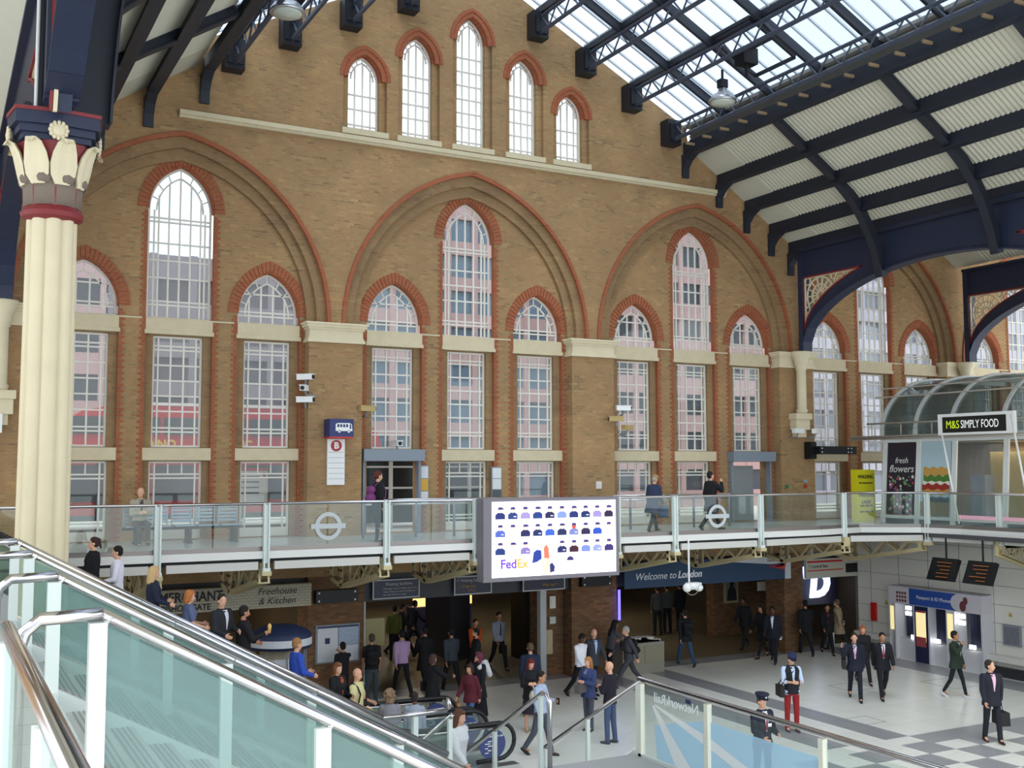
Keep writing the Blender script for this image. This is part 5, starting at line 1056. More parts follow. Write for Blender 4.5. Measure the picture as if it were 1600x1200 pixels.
# ------------------------------------------------------------------ escalators
ESK = mat('escalator step', '5d6064', .4, .4); ESM = mat('escalator panel steel', 'a9acac', .3, .8)
def escalator(yc, label):
    t = thing('escalator', label, 'escalator', (-1, yc, 0), 0, 'escalators between the concourse and the upper level')
    zt = lambda x: 2.57-.56*(x+1.69)
    m = MB(); x = 2.95; z = 0; k = 0
    while x > -4.95: m.box(x-.4, x+.01, yc-.5, yc+.5, z-.05, z+.22); x -= .4; z += .224
    m.box(2.9, 5.3, yc-.5, yc+.5, 0.0, .02); m.obj('steps', ESK, t)
    m = MB(); m.plate([(5.5, 0), (5.5, .1), (2.9, .1), (-4.87, 4.45), (-6.4, 4.45), (-6.4, 4.12), (-4.9, 3.6), (1.4, .02), (1.4, 0)], [], yc-.78, yc-.52); m.plate([(5.5, 0), (5.5, .1), (2.9, .1), (-4.87, 4.45), (-6.4, 4.45), (-6.4, 4.12), (-4.9, 3.6), (1.4, .02), (1.4, 0)], [], yc+.52, yc+.78); m.obj('skirt', ESM, t)
    for s_ in (-1, 1):
        y = yc+s_*.62; path = [(-6.6, 5.3), (-4.9, 5.3)]; top = [(-4.9, 5.33), (2.7, 1.1), (3.1, .98), (3.5, .95), (5.1, .93)]
        end = [(5.1+.36*math.cos(a), .57+.36*math.sin(a)) for a in [PI/2-i*PI/10 for i in range(11)]]
        full = [(-6.5, 5.33)]+top+end[1:]+[(4.6, .2)]
        m = MB(); m.tube([(p[0], y, p[1]) for p in full], .045, 8); m.obj('handrail', mat('rubber black', '141416', .35), t, True)
        m = MB(); m.plate([(-6.5, 5.28), (-4.9, 5.28), (2.7, 1.04), (3.2, .92), (5.1, .88)]+[(5.1+.31*math.cos(a), .57+.31*math.sin(a)) for a in [PI/2-i*PI/10 for i in range(1, 11)]]+[(4.6, .1), (2.9, .1), (-4.87, 4.45), (-6.5, 4.45)], [], y-.006, y+.006); m.obj('glass_side', BALG, t)
        m = MB(); m.tube([(p[0]-.0, y, p[1]-.07) for p in full[:6]], .03, 6); m.obj('inner_deck', CHROME, t, True)
        m = MB(); m.tube([(4.95, y-.012, .52), (4.95, y-.008, .52)], .3, 28); m.obj('navy_disc', mat('disc navy', '35406e', .5), t)
        text('Please stand on the right', 'lettering', WHITE, t, (4.95, y-.016, .68), .05, align='CENTER'); m = MB(); [m.box(4.78+(.06 if k % 2 else 0), 4.83+(.06 if k % 2 else 0)+R.random()*.12, y-.016, y-.012, .35+k*.045, .365+k*.045) for k in range(6)]; m.obj('print', WHITE, t)
escalator(-5.45, 'escalator nearer the wall, with black handrails'); escalator(-7.0, 'escalator farther from the wall, carrying the line of riders')
# ------------------------------------------------------------------ people
SKINS = {'l': 'd9a588', 'm': 'b5805e', 'd': '5e3c2c', 't': 'c69070'}
def remesh(o, v):
    r = o.modifiers.new('r', 'REMESH'); r.mode = 'VOXEL'; r.voxel_size = v; r.use_smooth_shade = True
    s = o.modifiers.new('s', 'SMOOTH'); s.factor = .5; s.iterations = 2
def rad(*a): return [math.radians(x) for x in a]
TOR = [(.80, .13, .178), (.88, .122, .172), (.97, .112, .158), (1.05, .106, .15), (1.18, .114, .162), (1.30, .122, .176), (1.38, .112, .182), (1.44, .088, .15), (1.475, .062, .085), (1.50, .052, .06)]
def torw(z):
    for a, b in zip(TOR, TOR[1:]):
        if a[0] <= z <= b[0]: t = (z-a[0])/(b[0]-a[0]); return a[1]+(b[1]-a[1])*t, a[2]+(b[2]-a[2])*t
    return (TOR[0] if z < .8 else TOR[-1])[1:]
POSES = {
 'stand': dict(L=(2, 2), Rr=(-3, 2), aL=(4, 8, 12, 0), aR=(0, 8, 12, 0)),
 'walk': dict(L=(27, 6), Rr=(-20, 22), aL=(-22, 8, 14, 0), aR=(22, 8, 22, 0), lean=3),
 'walk2': dict(L=(-20, 26), Rr=(26, 6), aL=(22, 8, 22, 0), aR=(-22, 8, 14, 0), lean=3),
 'stride': dict(L=(34, 8), Rr=(-26, 16), aL=(-30, 8, 12, 0), aR=(34, 10, 18, 0), lean=6),
 'phone': dict(L=(2, 2), Rr=(-2, 2), aL=(18, 8, 78, 30), aR=(18, 8, 78, 30), head=(0, 28)),
 'arms': dict(L=(3, 4), Rr=(-3, 3), aL=(14, 10, 95, 45), aR=(14, 10, 95, 45)),
 'ear': dict(L=(25, 6), Rr=(-18, 22), aL=(10, 8, 30, 0), aR=(45, 20, 125, 18), lean=1),
 'reach': dict(L=(3, 4), Rr=(-3, 3), aL=(4, 8, 12, 0), aR=(70, 5, 50, 20)),
 'hold': dict(L=(3, 4), Rr=(-6, 6), aL=(10, 8, 70, 15), aR=(10, 8, 60, 10)),
 'drink': dict(L=(4, 4), Rr=(-4, 6), aL=(0, 8, 12, 0), aR=(42, 18, 120, 30)),
 'sit': dict(L=(88, 88), Rr=(80, 80), aL=(20, 8, 75, 45), aR=(20, 8, 80, 45), lean=2),
}
def person(x, y, z, face, h, label, pose='stand', skin='l', hair=('short', '3a2a1e'), top=('shirt', 'e6e8ee'), legs=('trousers', '1e1e24'), shoes='141414', head=None, hat=None, build=1.0, sleeve='long', extra=(), tie=None, grp='people on the concourse', inner=None, seat=None, fem=False):
    s = h/1.76; P = POSES[pose] if isinstance(pose, str) else pose
    root = thing('person', label, 'person', (x, y, z), math.radians(face), grp)
    lean = math.radians(P.get('lean', 0)); hd = head or P.get('head', (0, 6))
    HZ = .92
    wd = build*(.92 if fem else 1)
    # legs
    def leg(side, a, b):
        a, b = rad(a, b); hip = Vector((0, side*.092*wd, 0)); kn = hip+Vector((math.sin(a), 0, -math.cos(a)))*.43
        kn.y += side*.01; an = kn+Vector((math.sin(a-b), 0, -math.cos(a-b)))*.40; return hip, kn, an, a-b
    Ls = [leg(1, *P['L']), leg(-1, *P['Rr'])]
    low = min(l[2].z for l in Ls); hz = (.088-low) if seat is None else seat-low*0
    if seat is not None: hz = seat
    up_ = Vector((0, 0, hz))
    Ls = [(a+up_, b+up_, c+up_, d) for a, b, c, d in Ls]
    M = Matrix.Translation((0, 0, hz)) @ Matrix.Rotation(lean, 4, 'Y') @ Matrix.Translation((0, 0, -HZ))
    MH = M @ Matrix.Translation((0, 0, 1.53)) @ Matrix.Rotation(math.radians(hd[0]), 4, 'Z') @ Matrix.Rotation(math.radians(hd[1]), 4, 'Y') @ Matrix.Translation((0, 0, -1.53))
    S = Matrix.Scale(s, 4)
    def arm(side, f, o, e, i):
        f, o, e, i = rad(f, o, e, i); sh = M @ Vector((-.005, side*.172*wd, 1.405))
        d1 = Vector((math.sin(f)*math.cos(o), side*math.sin(o), -math.cos(f)*math.cos(o))); el = sh+d1*.285
        d2 = Vector((math.sin(f+e)*math.cos(i), -side*math.sin(i), -math.cos(f+e)*math.cos(i))); wr = el+d2*.245
        return sh, el, wr, d2
    As = [arm(1, *P['aL']), arm(-1, *P['aR'])]
    # body with face and hands: one skin
    b = MB(); k0 = 0
    c = MB()
    def H(p): return MH @ Vector(p)
    rot3 = MH.to_3x3()
    b.ell(H((-.008, 0, 1.665)), (.094, .076, .098), 14, 10, rot=rot3); b.ell(H((.018, 0, 1.60)), (.070, .058, .078), 12, 8, rot=rot3); b.ell(H((.045, 0, 1.548)), (.03, .032, .025), 8, 6, rot=rot3)
    b.cap(H((.08, 0, 1.645)), H((.1, 0, 1.605)), .010, .016, 8); b.ell(H((.078, 0, 1.572)), (.014, .026, .010), 8, 6, rot=rot3)
    for sd in (-1, 1): b.ell(H((-.005, sd*.078, 1.625)), (.018, .012, .030), 8, 6, rot=rot3)
    b.cap(M @ Vector((-.012, 0, 1.44)), H((-.012, 0, 1.57)), .052, .048, 10)
    for (za, ra, wa), (zb_, rb, wb) in zip(TOR[1:], TOR[2:]): pass
    for z_, q in ((.95, .085), (1.1, .08), (1.25, .085), (1.36, .085)): b.cap(M @ Vector((0, -.06*wd, z_)), M @ Vector((0, .06*wd, z_)), q, q, 10)
    b.cap(M @ Vector((0, 0, .95)), M @ Vector((0, 0, 1.42)), .085, .07, 10)
    for sd, (sh, el, wr, d2) in zip((1, -1), As):
        b.cap(sh, el, .045, .036, 10); b.cap(el, wr, .036, .024, 10); b.cap(M @ Vector((0, 0, 1.38)), sh, .06, .045, 10)
        n_ = Vector((0, -sd, 0)); n_ = (n_-d2*n_.dot(d2)); n_ = n_.normalized() if n_.length > .1 else Vector((0, 0, -1)); w_ = d2.cross(n_)
        if w_.x+.3*w_.z < 0: w_ = -w_
        pc = wr+d2*.045; b.cap(wr, wr+d2*.03, .024, .026, 8); b.cap(pc-w_*.022, pc+w_*.022, .020, .020, 8); b.cap(pc+d2*.035-w_*.024, pc+d2*.035+w_*.024, .016, .016, 8)
        for fi, (off, ln) in enumerate(((-.031, .058), (-.0105, .07), (.0105, .076), (.031, .068))):
            r0 = wr+d2*.088+w_*off; r1 = r0+(d2*.85+n_*.4).normalized()*ln*.52; r2_ = r1+(d2*.5+n_*.8).normalized()*ln*.5
            b.cap(r0, r1, .0098, .0088, 6); b.cap(r1, r2_, .0088, .0075, 6)
        t0 = wr+d2*.03+w_*.028; t1 = t0+(d2*.6+w_*.7+n_*.35).normalized()*.04; t2 = t1+(d2*.9+n_*.4).normalized()*.032; b.cap(t0, t1, .012, .010, 6); b.cap(t1, t2, .010, .008, 6)
    for hip, kn, an, sa in Ls: b.cap(hip, kn, .07, .05, 10); b.cap(kn, kn+(an-kn)*.35, .048, .05, 10); b.cap(kn+(an-kn)*.35, an, .05, .034, 10); b.cap(an, an+Vector((.1, 0, -.055)), .034, .026, 8); b.cap(Vector((0, 0, hz+.03)), hip, .09, .07, 10)
    b.xf(S); o = b.obj('body', mat('skin '+skin, SKINS[skin], .5, noise=.05, nscale=30), root, True, world=False); remesh(o, .0105)
    # eyes
    e = MB()
    for sd in (-1, 1): e.ell(H((.073, sd*.031, 1.636)), (.011, .015, .009), 8, 6, 0, rot3); e.ell(H((.082, sd*.031, 1.636)), (.005, .007, .007), 6, 5, 1, rot3)
    e.xf(S); e.obj('eyes', [mat('eye white', 'dcd8d2', .3), mat('eye dark', '241a14', .3)], root, True, world=False)
    # hair
    hk, hc = hair
    if hk != 'bald':
        m = MB()
        for sd in (-1, 1): m.cap(H((.085, sd*.018, 1.66)), H((.078, sd*.046, 1.662)), .005, .004, 6)
        if hk == 'balding': m.ell(H((-.03, 0, 1.63)), (.078, .083, .06), 12, 8, rot=rot3)
        else:
            m.ell(H((-.022, 0, 1.682)), (.098, .085, .094), 14, 10, rot=rot3); m.ell(H((-.045, 0, 1.63)), (.07, .08, .075), 12, 8, rot=rot3)
        if hk in ('long', 'vlong', 'bob', 'curly'):
            zl = {'long': 1.47, 'vlong': 1.3, 'bob': 1.56, 'curly': 1.55}[hk]
            for sd in (-1, 1):
                m.cap(H((-.01, sd*.07, 1.66)), H((-.02, sd*.078, zl)), .036, .03, 8); m.cap(H((-.06, sd*.04, 1.66)), H((-.07, sd*.045, zl-.02)), .05, .04, 8)
            m.cap(H((-.07, 0, 1.64)), H((-.085, 0, zl-.02)), .06, .04, 8); m.ell(H((.02, 0, 1.725)), (.07, .07, .045), 10, 6, rot=rot3)
        if hk == 'curly':
            for i in range(46):
                a, bb = R.random()*2*PI, R.random()*1.9; p = Vector((-.02+.12*math.sin(bb)*math.cos(a), .12*math.sin(bb)*math.sin(a), 1.67+.12*math.cos(bb)))
                if p.x < .06 or p.z > 1.73: m.ell(H(p), .032, 6, 5)
        if hk == 'tail': m.cap(H((-.1, 0, 1.70)), H((-.15, 0, 1.55)), .035, .02, 8); m.ell(H((-.1, 0, 1.7)), .05, 8, 6)
        if hk == 'beard': m.ell(H((.035, 0, 1.56)), (.055, .05, .045), 10, 8, rot=rot3)
        m.xf(S); o = m.obj('hair', mat('hair '+hc, hc, .75, noise=.25, nscale=60, bump=.4, bscale=200), root, True, world=False); remesh(o, .011)
    if hat:
        m = MB(); hk2, hcol = hat
        if hk2 == 'scarf':
            m.ell(H((-.02, 0, 1.66)), (.105, .098, .12), 14, 10, rot=rot3); m.cap(H((-.02, 0, 1.56)), H((-.02, 0, 1.50)), .09, .1, 12); m.cap(H((-.1, .02, 1.5)), H((-.14, .05, 1.3)), .06, .04, 8)
        else:
            m.lathe([(.085, 1.70), (.1, 1.715), (.108, 1.75), (.09, 1.785), (.0, 1.80)], (-.012, 0, 0), 18, sx=1.12)
            if hk2 in ('cap', 'peaked', 'flat'): m.plate([(.06, .075), (.13, .055), (.16, 0), (.13, -.055), (.06, -.075)], [], 1.70, 1.712, plane='xy')
            if hk2 == 'peaked': m.lathe([(.1, 1.75), (.135, 1.775), (.13, 1.795), (0, 1.81)], (-.012, 0, 0), 18); m.ell((.115, 0, 1.745), (.012, .02, .022), 8, 6, 1)
            for i in range(len(m.v)): m.v[i] = tuple(MH @ Vector(m.v[i]))
        m.xf(S); m.obj('hat' if hk2 != 'scarf' else 'headscarf', [mat('hat '+hcol, hcol, .8), mat('badge silver', 'c8c8d0', .3)], root, True, world=False)
    # upper garment
    tk, tcol = top; inf = {'shirt': .012, 'tshirt': .013, 'jacket': .026, 'coat': .032, 'dress': .014, 'sweater': .02, 'vest': .02}[tk]
    m = MB(); hem = {'shirt': .90, 'tshirt': .88, 'jacket': .80, 'coat': .62, 'dress': .88, 'sweater': .86, 'vest': .86}[tk]
    zs = [hem]+[t_[0] for t_ in TOR if t_[0] > hem+.03]; vs = []; N = 18
    if seat is not None: zs = [q for q in zs if q > .9]; 
    for z_ in zs:
        rx, ry = torw(z_); f = inf+(.014 if z_ < .95 and tk in ('jacket', 'coat') else 0)+(.03 if z_ < .75 else 0)
        for k in range(N): a = 2*PI*k/N; vs.append(M @ Vector(((rx+f)*math.cos(a)+(.02 if fem and 1.2 < z_ < 1.36 and math.cos(a) > .3 else 0), (ry*wd+f)*math.sin(a), z_)))
    m.add(vs, [(i*N+k, i*N+(k+1) % N, (i+1)*N+(k+1) % N, (i+1)*N+k) for i in range(len(zs)-1) for k in range(N)]+[tuple(range(N))[::-1], tuple((len(zs)-1)*N+k for k in range(N))])
    def sleeves(mm, inf_, full):
        for sd, (sh, el, wr, d2) in zip((1, -1), As):
            mm.cap(sh-(el-sh)*.02, el if full != 'short' else sh+(el-sh)*.7, .052+inf_, .043+inf_*.8, 12)
            if full == 'long': mm.cap(el, wr-d2*.015, .042+inf_*.8, .030+inf_*.7, 12)
            if full == 'rolled': mm.cap(el, el+(wr-el)*.25, .042+inf_*.8, .04+inf_*.7, 12)
            mm.cap(M @ Vector((0, 0, 1.39)), sh, .07+inf_*.5, .058+inf_*.6, 10)
    if tk != 'vest': sleeves(m, inf, sleeve)
    m.xf(S); pm = mat('cloth '+tcol, tcol, .85, noise=.1, nscale=25); o = m.obj({'tshirt': 't_shirt'}.get(tk, tk), pm, root, True, world=False); remesh(o, .0135); gar = o
    if tk == 'vest': 
        m = MB(); vs = []
        sleeves(m, .012, sleeve); m.cap(M @ Vector((0, -.08, .9)), M @ Vector((0, .08, .9)), .115, .115, 12); m.xf(S); o = m.obj('shirt', mat('cloth '+(inner or 'b9c8e0'), inner or 'b9c8e0', .85), root, True, world=False); remesh(o, .0135)
    def strip(w0, w1, z0, z1, off, col, nm, n_=6):
        mm = MB(); vs = []
        for i in range(n_+1):
            t = i/n_; z_ = z0+(z1-z0)*t; rx, ry = torw(z_); hw = w0+(w1-w0)*t
            for q in (-1, 0, 1):
                yy = q*hw; xx = (rx+inf+off)*math.sqrt(max(0, 1-(yy/(ry*wd+inf))**2)); vs += [M @ Vector((xx, yy, z_))]
        mm.add(vs, [(3*i+k, 3*i+k+1, 3*i+k+4, 3*i+k+3) for i in range(n_) for k in (0, 1)]); nb = len(mm.v)
        mm.add([Vector(v)-M.to_3x3() @ Vector((.012, 0, 0)) for v in vs], [(3*i+k+3, 3*i+k+4, 3*i+k+1, 3*i+k) for i in range(n_) for k in (0, 1)])
        mm.xf(S); mm.obj(nm, mat('cloth '+col, col, .8), gar, True, world=False)
    if inner and tk in ('jacket', 'coat', 'sweater', 'vest', 'shirt'): strip(.052, .008 if tk != 'coat' else .04, 1.475, 1.12 if tk in ('jacket', 'coat', 'vest') else 1.38, .004, inner, 'shirt_front')
    if tie: strip(.013, .022, 1.45, 1.08 if tk == 'shirt' else 1.14, .009, tie, 'tie')
    if inner: m = MB(); m.lathe([(.062, 1.455), (.064, 1.475), (.058, 1.5), (.05, 1.5)], (-.006, 0, 0), 16); m.v = [tuple(M @ Vector(v)) for v in m.v]; m.xf(S); m.obj('collar', mat('cloth '+inner, inner), gar, True, world=False)
    # lower garment
    lk, lcol = legs; m = MB()
    if lk in ('trousers', 'jeans', 'slim'):
        w1, w2 = (.088, .055) if lk != 'slim' else (.078, .042)
        for hip, kn, an, sa in Ls: m.cap(hip, kn, w1*wd, .066 if lk != 'slim' else .056, 12); m.cap(kn, an, .064 if lk != 'slim' else .054, w2, 12)
        vs = []
        if seat is None:
            Z = [.82, .88, .95, 1.0]; 
            for z_ in Z:
                rx, ry = torw(z_)
                for k in range(N): a = 2*PI*k/N; vs.append(M @ Vector(((rx+.004)*math.cos(a)*.96, (ry*wd+.002)*math.sin(a)*.97, z_)))
            m.add(vs, [(i*N+k, i*N+(k+1) % N, (i+1)*N+(k+1) % N, (i+1)*N+k) for i in range(3) for k in range(N)]+[tuple(range(N))[::-1], tuple(3*N+k for k in range(N))])
        else: m.cap(Vector((0, -.06, hz+.03)), Vector((0, .06, hz+.03)), .12, .12, 12)
    else:
        zl = {'skirt': .5, 'dress': .45, 'long': .16}[lk]; Z = [zl, zl+.2, .8, .95, 1.02]; vs = []
        kx_ = (Ls[0][1].x+Ls[1][1].x)/2
        for z_ in Z:
            rx, ry = torw(max(z_, .8)); fl = max(0, (.85-z_))*.12; t = max(0, min(1, (.9-z_)/.45))
            for k in range(N): a = 2*PI*k/N; vs.append(Vector((0, 0, hz-HZ))+(Vector(((rx+.015+fl+abs(Ls[0][1].x)*.35*t)*math.cos(a), (ry*wd+.012+fl)*math.sin(a), z_))))
        m.add(vs, [(i*N+k, i*N+(k+1) % N, (i+1)*N+(k+1) % N, (i+1)*N+k) for i in range(len(Z)-1) for k in range(N)]+[tuple(range(N))[::-1], tuple((len(Z)-1)*N+k for k in range(N))])
    m.xf(S); o = m.obj('skirt' if lk in ('skirt', 'dress', 'long') else 'trousers', mat('cloth '+lcol, lcol, .85, noise=.1, nscale=25), root, True, world=False); remesh(o, .0135)
    for hip, kn, an, sa in Ls:
        m = MB(); pt = min(0, sa)*.9 if seat is None else 0
        F = Matrix.Translation(an) @ Matrix.Rotation(-pt, 4, 'Y')
        m.cap(F @ Vector((-.035, 0, -.055)), F @ Vector((.06, 0, -.055)), .036, .042, 10); m.cap(F @ Vector((.06, 0, -.058)), F @ Vector((.155, 0, -.064)), .042, .028, 10); m.cap(F @ Vector((-.01, 0, 0)), F @ Vector((0, 0, -.05)), .042, .036, 10)
        m.xf(S); m.obj('shoe', mat('shoe '+shoes, shoes, .4), root, True, world=False)
    root['_h'] = [list(S @ a[2]+S @ (a[3]*.07)) for a in As][0]+[list(S @ a[2]+S @ (a[3]*.07)) for a in As][1]
    return root, dict(M=M, S=S, A=As, root=root, s=s)
def acc(pr, nm, label, cat, builder, grp='bags carried by people'):
    root, d = pr; t = thing(nm, label, cat, tuple(root.location), root.rotation_euler.z, grp); builder(t, d); return t
def backpack(col):
    def f(t, d):
        m = MB(); M = d['M']
        m.cap((-.2, -.06, 1.1), (-.2, .06, 1.1), .12, .12, 10); m.cap((-.19, -.07, 1.3), (-.19, .07, 1.3), .1, .1, 10); m.cap((-.26, -.05, 1.08), (-.26, .05, 1.08), .08, .08, 10); m.v = [tuple(M @ Vector(v)) for v in m.v]; m.xf(d['S']); o = m.obj('pack', mat('bag '+col, col, .8), t, True, world=False); remesh(o, .016)
        for sd in (-1, 1): m = MB(); m.tube([M @ Vector(p) for p in ((-.14, sd*.1, 1.38), (-.04, sd*.11, 1.49), (.08, sd*.115, 1.42), (.155, sd*.12, 1.28), (.13, sd*.15, 1.12), (-.08, sd*.17, 1.02))], .018, 6); m.xf(d['S']); m.obj('strap', mat('bag '+col, col), t, True, world=False)
    return f
def handbag(col, side=0, w=.17, h=.12, th=.06, drop=.26, rnd=False):
    def f(t, d):
        wr = d['A'][side][2]+d['A'][side][3]*.08; c = wr+Vector((0, 0, -drop)); c.z = max(c.z, h+.03); m = MB()
        if rnd: m.ell(c, (w, th, h), 14, 10)
        else: m.plate([(c.x-w, c.z-h), (c.x-w*.9, c.z+h), (c.x+w*.9, c.z+h), (c.x+w, c.z-h)], [], c.y-th, c.y+th)
        m.xf(d['S']); m.obj('bag_body', mat('bag '+col, col, .6), t, rnd, world=False)
        m = MB(); m.tube([c+Vector((-w*.5, 0, h)), wr+Vector((-.03, 0, -.01)), wr+Vector((.03, 0, -.01)), c+Vector((w*.5, 0, h))], .008, 6); m.xf(d['S']); m.obj('handle', mat('bag '+col, col), t, True, world=False)
    return f
def satchel(col, side=-1):
    def f(t, d):
        m = MB(); c = Vector((0, side*.27, .92)); m.box(-.17, .17, c.y-.05, c.y+.05, .8, 1.05); m.xf(d['S']); m.obj('bag_body', mat('bag '+col, col, .6), t, world=False)
        m = MB(); m.tube([(.1, c.y, 1.05), (.15, side*.2, 1.2), (.15, side*.05, 1.33), (.08, -side*.1, 1.46), (-.06, -side*.1, 1.46), (-.16, side*.05, 1.3), (-.12, c.y, 1.05)], .012, 6); m.xf(d['S']); m.obj('strap', mat('bag '+col, col), t, True, world=False)
    return f
def handheld(col, side=1, size=(.035, .005, .07)):
    def f(t, d):
        c = d['A'][side][2]+d['A'][side][3]*.11; m = MB(); m.box(c.x-size[0], c.x+size[0], c.y-size[1], c.y+size[1], c.z-size[2], c.z+size[2]); m.xf(d['S']); m.obj('case', mat('item '+col, col, .4), t, world=False)
    return f
def cup(col, side=1):
    def f(t, d):
        c = d['A'][side][2]+d['A'][side][3]*.1+Vector((.02, 0, .03)); m = MB(); m.lathe([(.02, -.06), (.035, .05), (.04, .07), (.03, .1), (.0, .13)], tuple(c), 12); m.xf(d['S']); m.obj('cone', mat('item '+col, col, .6), t, True, world=False)
    return f
BACK = 90-0
# directions: 0 = along the wall to the right, 90 = towards the wall, 180 = left, -90 = towards the viewer
SU = '16171d'
p = person(12.57, -8.1, 0, -112, 1.8, 'man in navy cap, black waistcoat and red trousers reading his phone', 'phone', 'l', ('short', '2a2018'), ('vest', '1c1d22'), ('trousers', '8e1f22'), '4a4648', hat=('flat', '1d2446'), inner='bccbe6', sleeve='rolled')
acc(p, 'shoulder_bag', 'black shoulder bag of the man in red trousers', 'bag', satchel('1a1618', -1)); acc(p, 'mobile_phone', 'dark phone held by the man in red trousers', 'phone', handheld('141414', 0), 'phones')
p = person(16.42, -6.32, 0, -130, 1.8, 'man in navy suit with pink tie raising one hand', dict(L=(22, 6), Rr=(-18, 24), aL=(-8, 8, 12, 0), aR=(35, 25, 120, -10)), 'l', ('short', '2a1c14'), ('jacket', '181c2c'), ('trousers', '161a28'), inner='e4dfe8', tie='c890b0'); acc(p, 'shoulder_bag', 'dark brown shoulder bag of the man with the pink tie', 'bag', satchel('241a1a', -1))
p = person(17.25, -6.5, 0, -125, 1.8, 'man in black suit with red tie walking beside the pink tie man', 'walk2', 'm', ('short', '15110e'), ('jacket', '17181e'), ('trousers', '15161c'), inner='ecebf0', tie='9a1826')
person(18.3, -4.8, 0, -120, 1.7, 'ginger haired woman in black behind the two men in suits', 'walk', 'l', ('long', 'a8603a'), ('jacket', '1a1a20'), fem=True)
p = person(19.02, -7.39, 0, -75, 1.78, 'man in dark green jacket drinking by the photo booth', dict(L=(16, 4), Rr=(-14, 18), aL=(5, 8, 15, 0), aR=(50, 25, 118, 35), head=(15, 2)), 'm', ('short', '1a1512'), ('jacket', '28352a'), ('slim', '1c1d20'), 'd0d0d0', inner='d0d2d0')
p = person(15.81, -11.0, 0, -115, 1.82, 'man in dark suit and open pink shirt with a holdall at the lower right', dict(L=(10, 3), Rr=(-8, 6), aL=(-14, 14, 10, 0), aR=(6, 8, 20, 0)), 'l', ('short', '30241c'), ('jacket', '20222c'), ('trousers', '1d1e26'), '3a1c1c', inner='e0b4c4', head=(40, -4)); acc(p, 'holdall', 'black holdall of the man in the pink shirt', 'bag', handbag('16161a', 0, .22, .14, .1, .3))
p = person(8.84, -11.35, 0, -95, 1.8, 'man in peaked cap and dark uniform with a badge behind the glass', 'hold', 'l', ('short', '4a3c30'), ('jacket', '1e2130'), ('trousers', '1a1c26'), hat=('peaked', '1a1d30'), inner='e6e6ec', tie='8a1c28'); acc(p, 'name_badge', 'white name badge of the man in the peaked cap', 'badge', lambda t, d: (lambda m: (m.box(.15, .156, .02, .1, 1.2, 1.26), m.xf(d['S']), m.obj('card', WHITE, t, world=False)))(MB()), 'badges')
p = person(15.55, -.15, 0, 75, 1.8, 'man in black jacket and blue jeans walking into the passage', 'walk', 'l', ('short', '1c1612'), ('jacket', '16181a'), ('jeans', '35506e'), '2a3038'); acc(p, 'backpack', 'black backpack of the man in blue jeans', 'bag', backpack('121416'))
p = person(12.1, -2.08, 0, 165, 1.82, 'grey haired man in charcoal sweater striding left with a rucksack', 'stride', 'l', ('short', 'a8a6a2'), ('sweater', '403f46'), ('trousers', '403f46'), inner='dfe2ea'); acc(p, 'backpack', 'black rucksack of the grey haired striding man', 'bag', backpack('121316'))
p = person(10.2, -2.56, 0, -75, 1.78, 'dark skinned man in white shirt and black trousers', 'walk', 'd', ('short', '100d0c'), ('shirt', 'e9eaf2'), ('trousers', '121217'), head=(20, 22))
p = person(10.85, -2.2, 0, -95, 1.8, 'balding man in grey jacket and blue shirt behind the white shirted man', 'walk2', 'l', ('balding', '8a5a3a'), ('jacket', '3a3c44'), ('trousers', '1d1e24'), inner='aac0e6')
person(12.35, -.75, 0, 0, 1.7, 'woman with very long black hair leaning over the newspaper stand', dict(L=(2, 4), Rr=(-6, 4), aL=(30, 6, 30, 0), aR=(40, 6, 30, 0), lean=14), 'm', ('vlong', '0e0c0e'), ('tshirt', '4a4650'), ('slim', '18181c'), fem=True, sleeve='short')
p = person(8.45, -5.75, 0, -160, 1.7, 'fair haired woman in blue cardigan with a grey handbag', 'arms', 'l', ('long', 'a8743e'), ('jacket', '35406a'), ('trousers', '4a4c5a'), '2c2c34', fem=True, inner='7a7a90'); acc(p, 'handbag', 'grey handbag held by the fair haired woman', 'bag', handbag('5a5654', 0, .16, .1, .07, .16))
p = person(8.25, -6.97, 0, 118, 1.8, 'bald man seen from behind in dark jumper and blue jeans', 'arms', 'l', ('bald', ''), ('sweater', '1c1724'), ('jeans', '3c4c70'), '3a3a48', inner='dfe2ea')
p = person(6.39, -7.09, 0, -55, 1.8, 'man in pale blue shirt and grey trousers checking a phone by the escalators', dict(L=(16, 4), Rr=(-14, 20), aL=(18, 8, 78, 30), aR=(0, 8, 20, 0), head=(0, 12)), 'm', ('short', '1a1410'), ('shirt', 'a4b4cc'), ('trousers', '4a505c'), inner='b8c6da'); acc(p, 'mobile_phone', 'dark phone held by the man in the pale blue shirt', 'phone', handheld('141414', 0), 'phones')
p = person(7.2, -5.2, 0, -110, 1.68, 'red haired woman in black floral dress', 'arms', 'l', ('long', '6e1f1c'), ('jacket', '16141a'), ('dress', '2a2430'), 'b08a70', fem=True, head=(10, 18)); acc(p, 'handbag', 'large cream handbag of the red haired woman', 'bag', handbag('d4c6b4', 1, .2, .15, .1, .3, True))
person(7.95, -3.84, 0, 70, 1.8, 'man in navy suit seen from behind by the red haired woman', 'stand', 'l', ('short', '5a4634'), ('jacket', '1f2840'), ('trousers', '1c2236'), inner='e0e2ea')
person(6.15, .1, 0, 88, 1.8, 'man in lilac shirt seen from behind under the walkway', 'walk', 't', ('short', '120f0e'), ('shirt', 'b295b8'), ('trousers', '16151b'))
person(6.9, .25, 0, 88, 1.82, 'man in long black suit jacket beside the lilac shirt', 'walk2', 'm', ('short', '100e0e'), ('coat', '141318'), ('trousers', '121217'))
person(7.5, -.2, 0, 88, 1.8, 'man in dark grey shirt walking away under the walkway', 'walk', 'm', ('short', '131110'), ('shirt', '3e434c'), ('trousers', '14141a'))
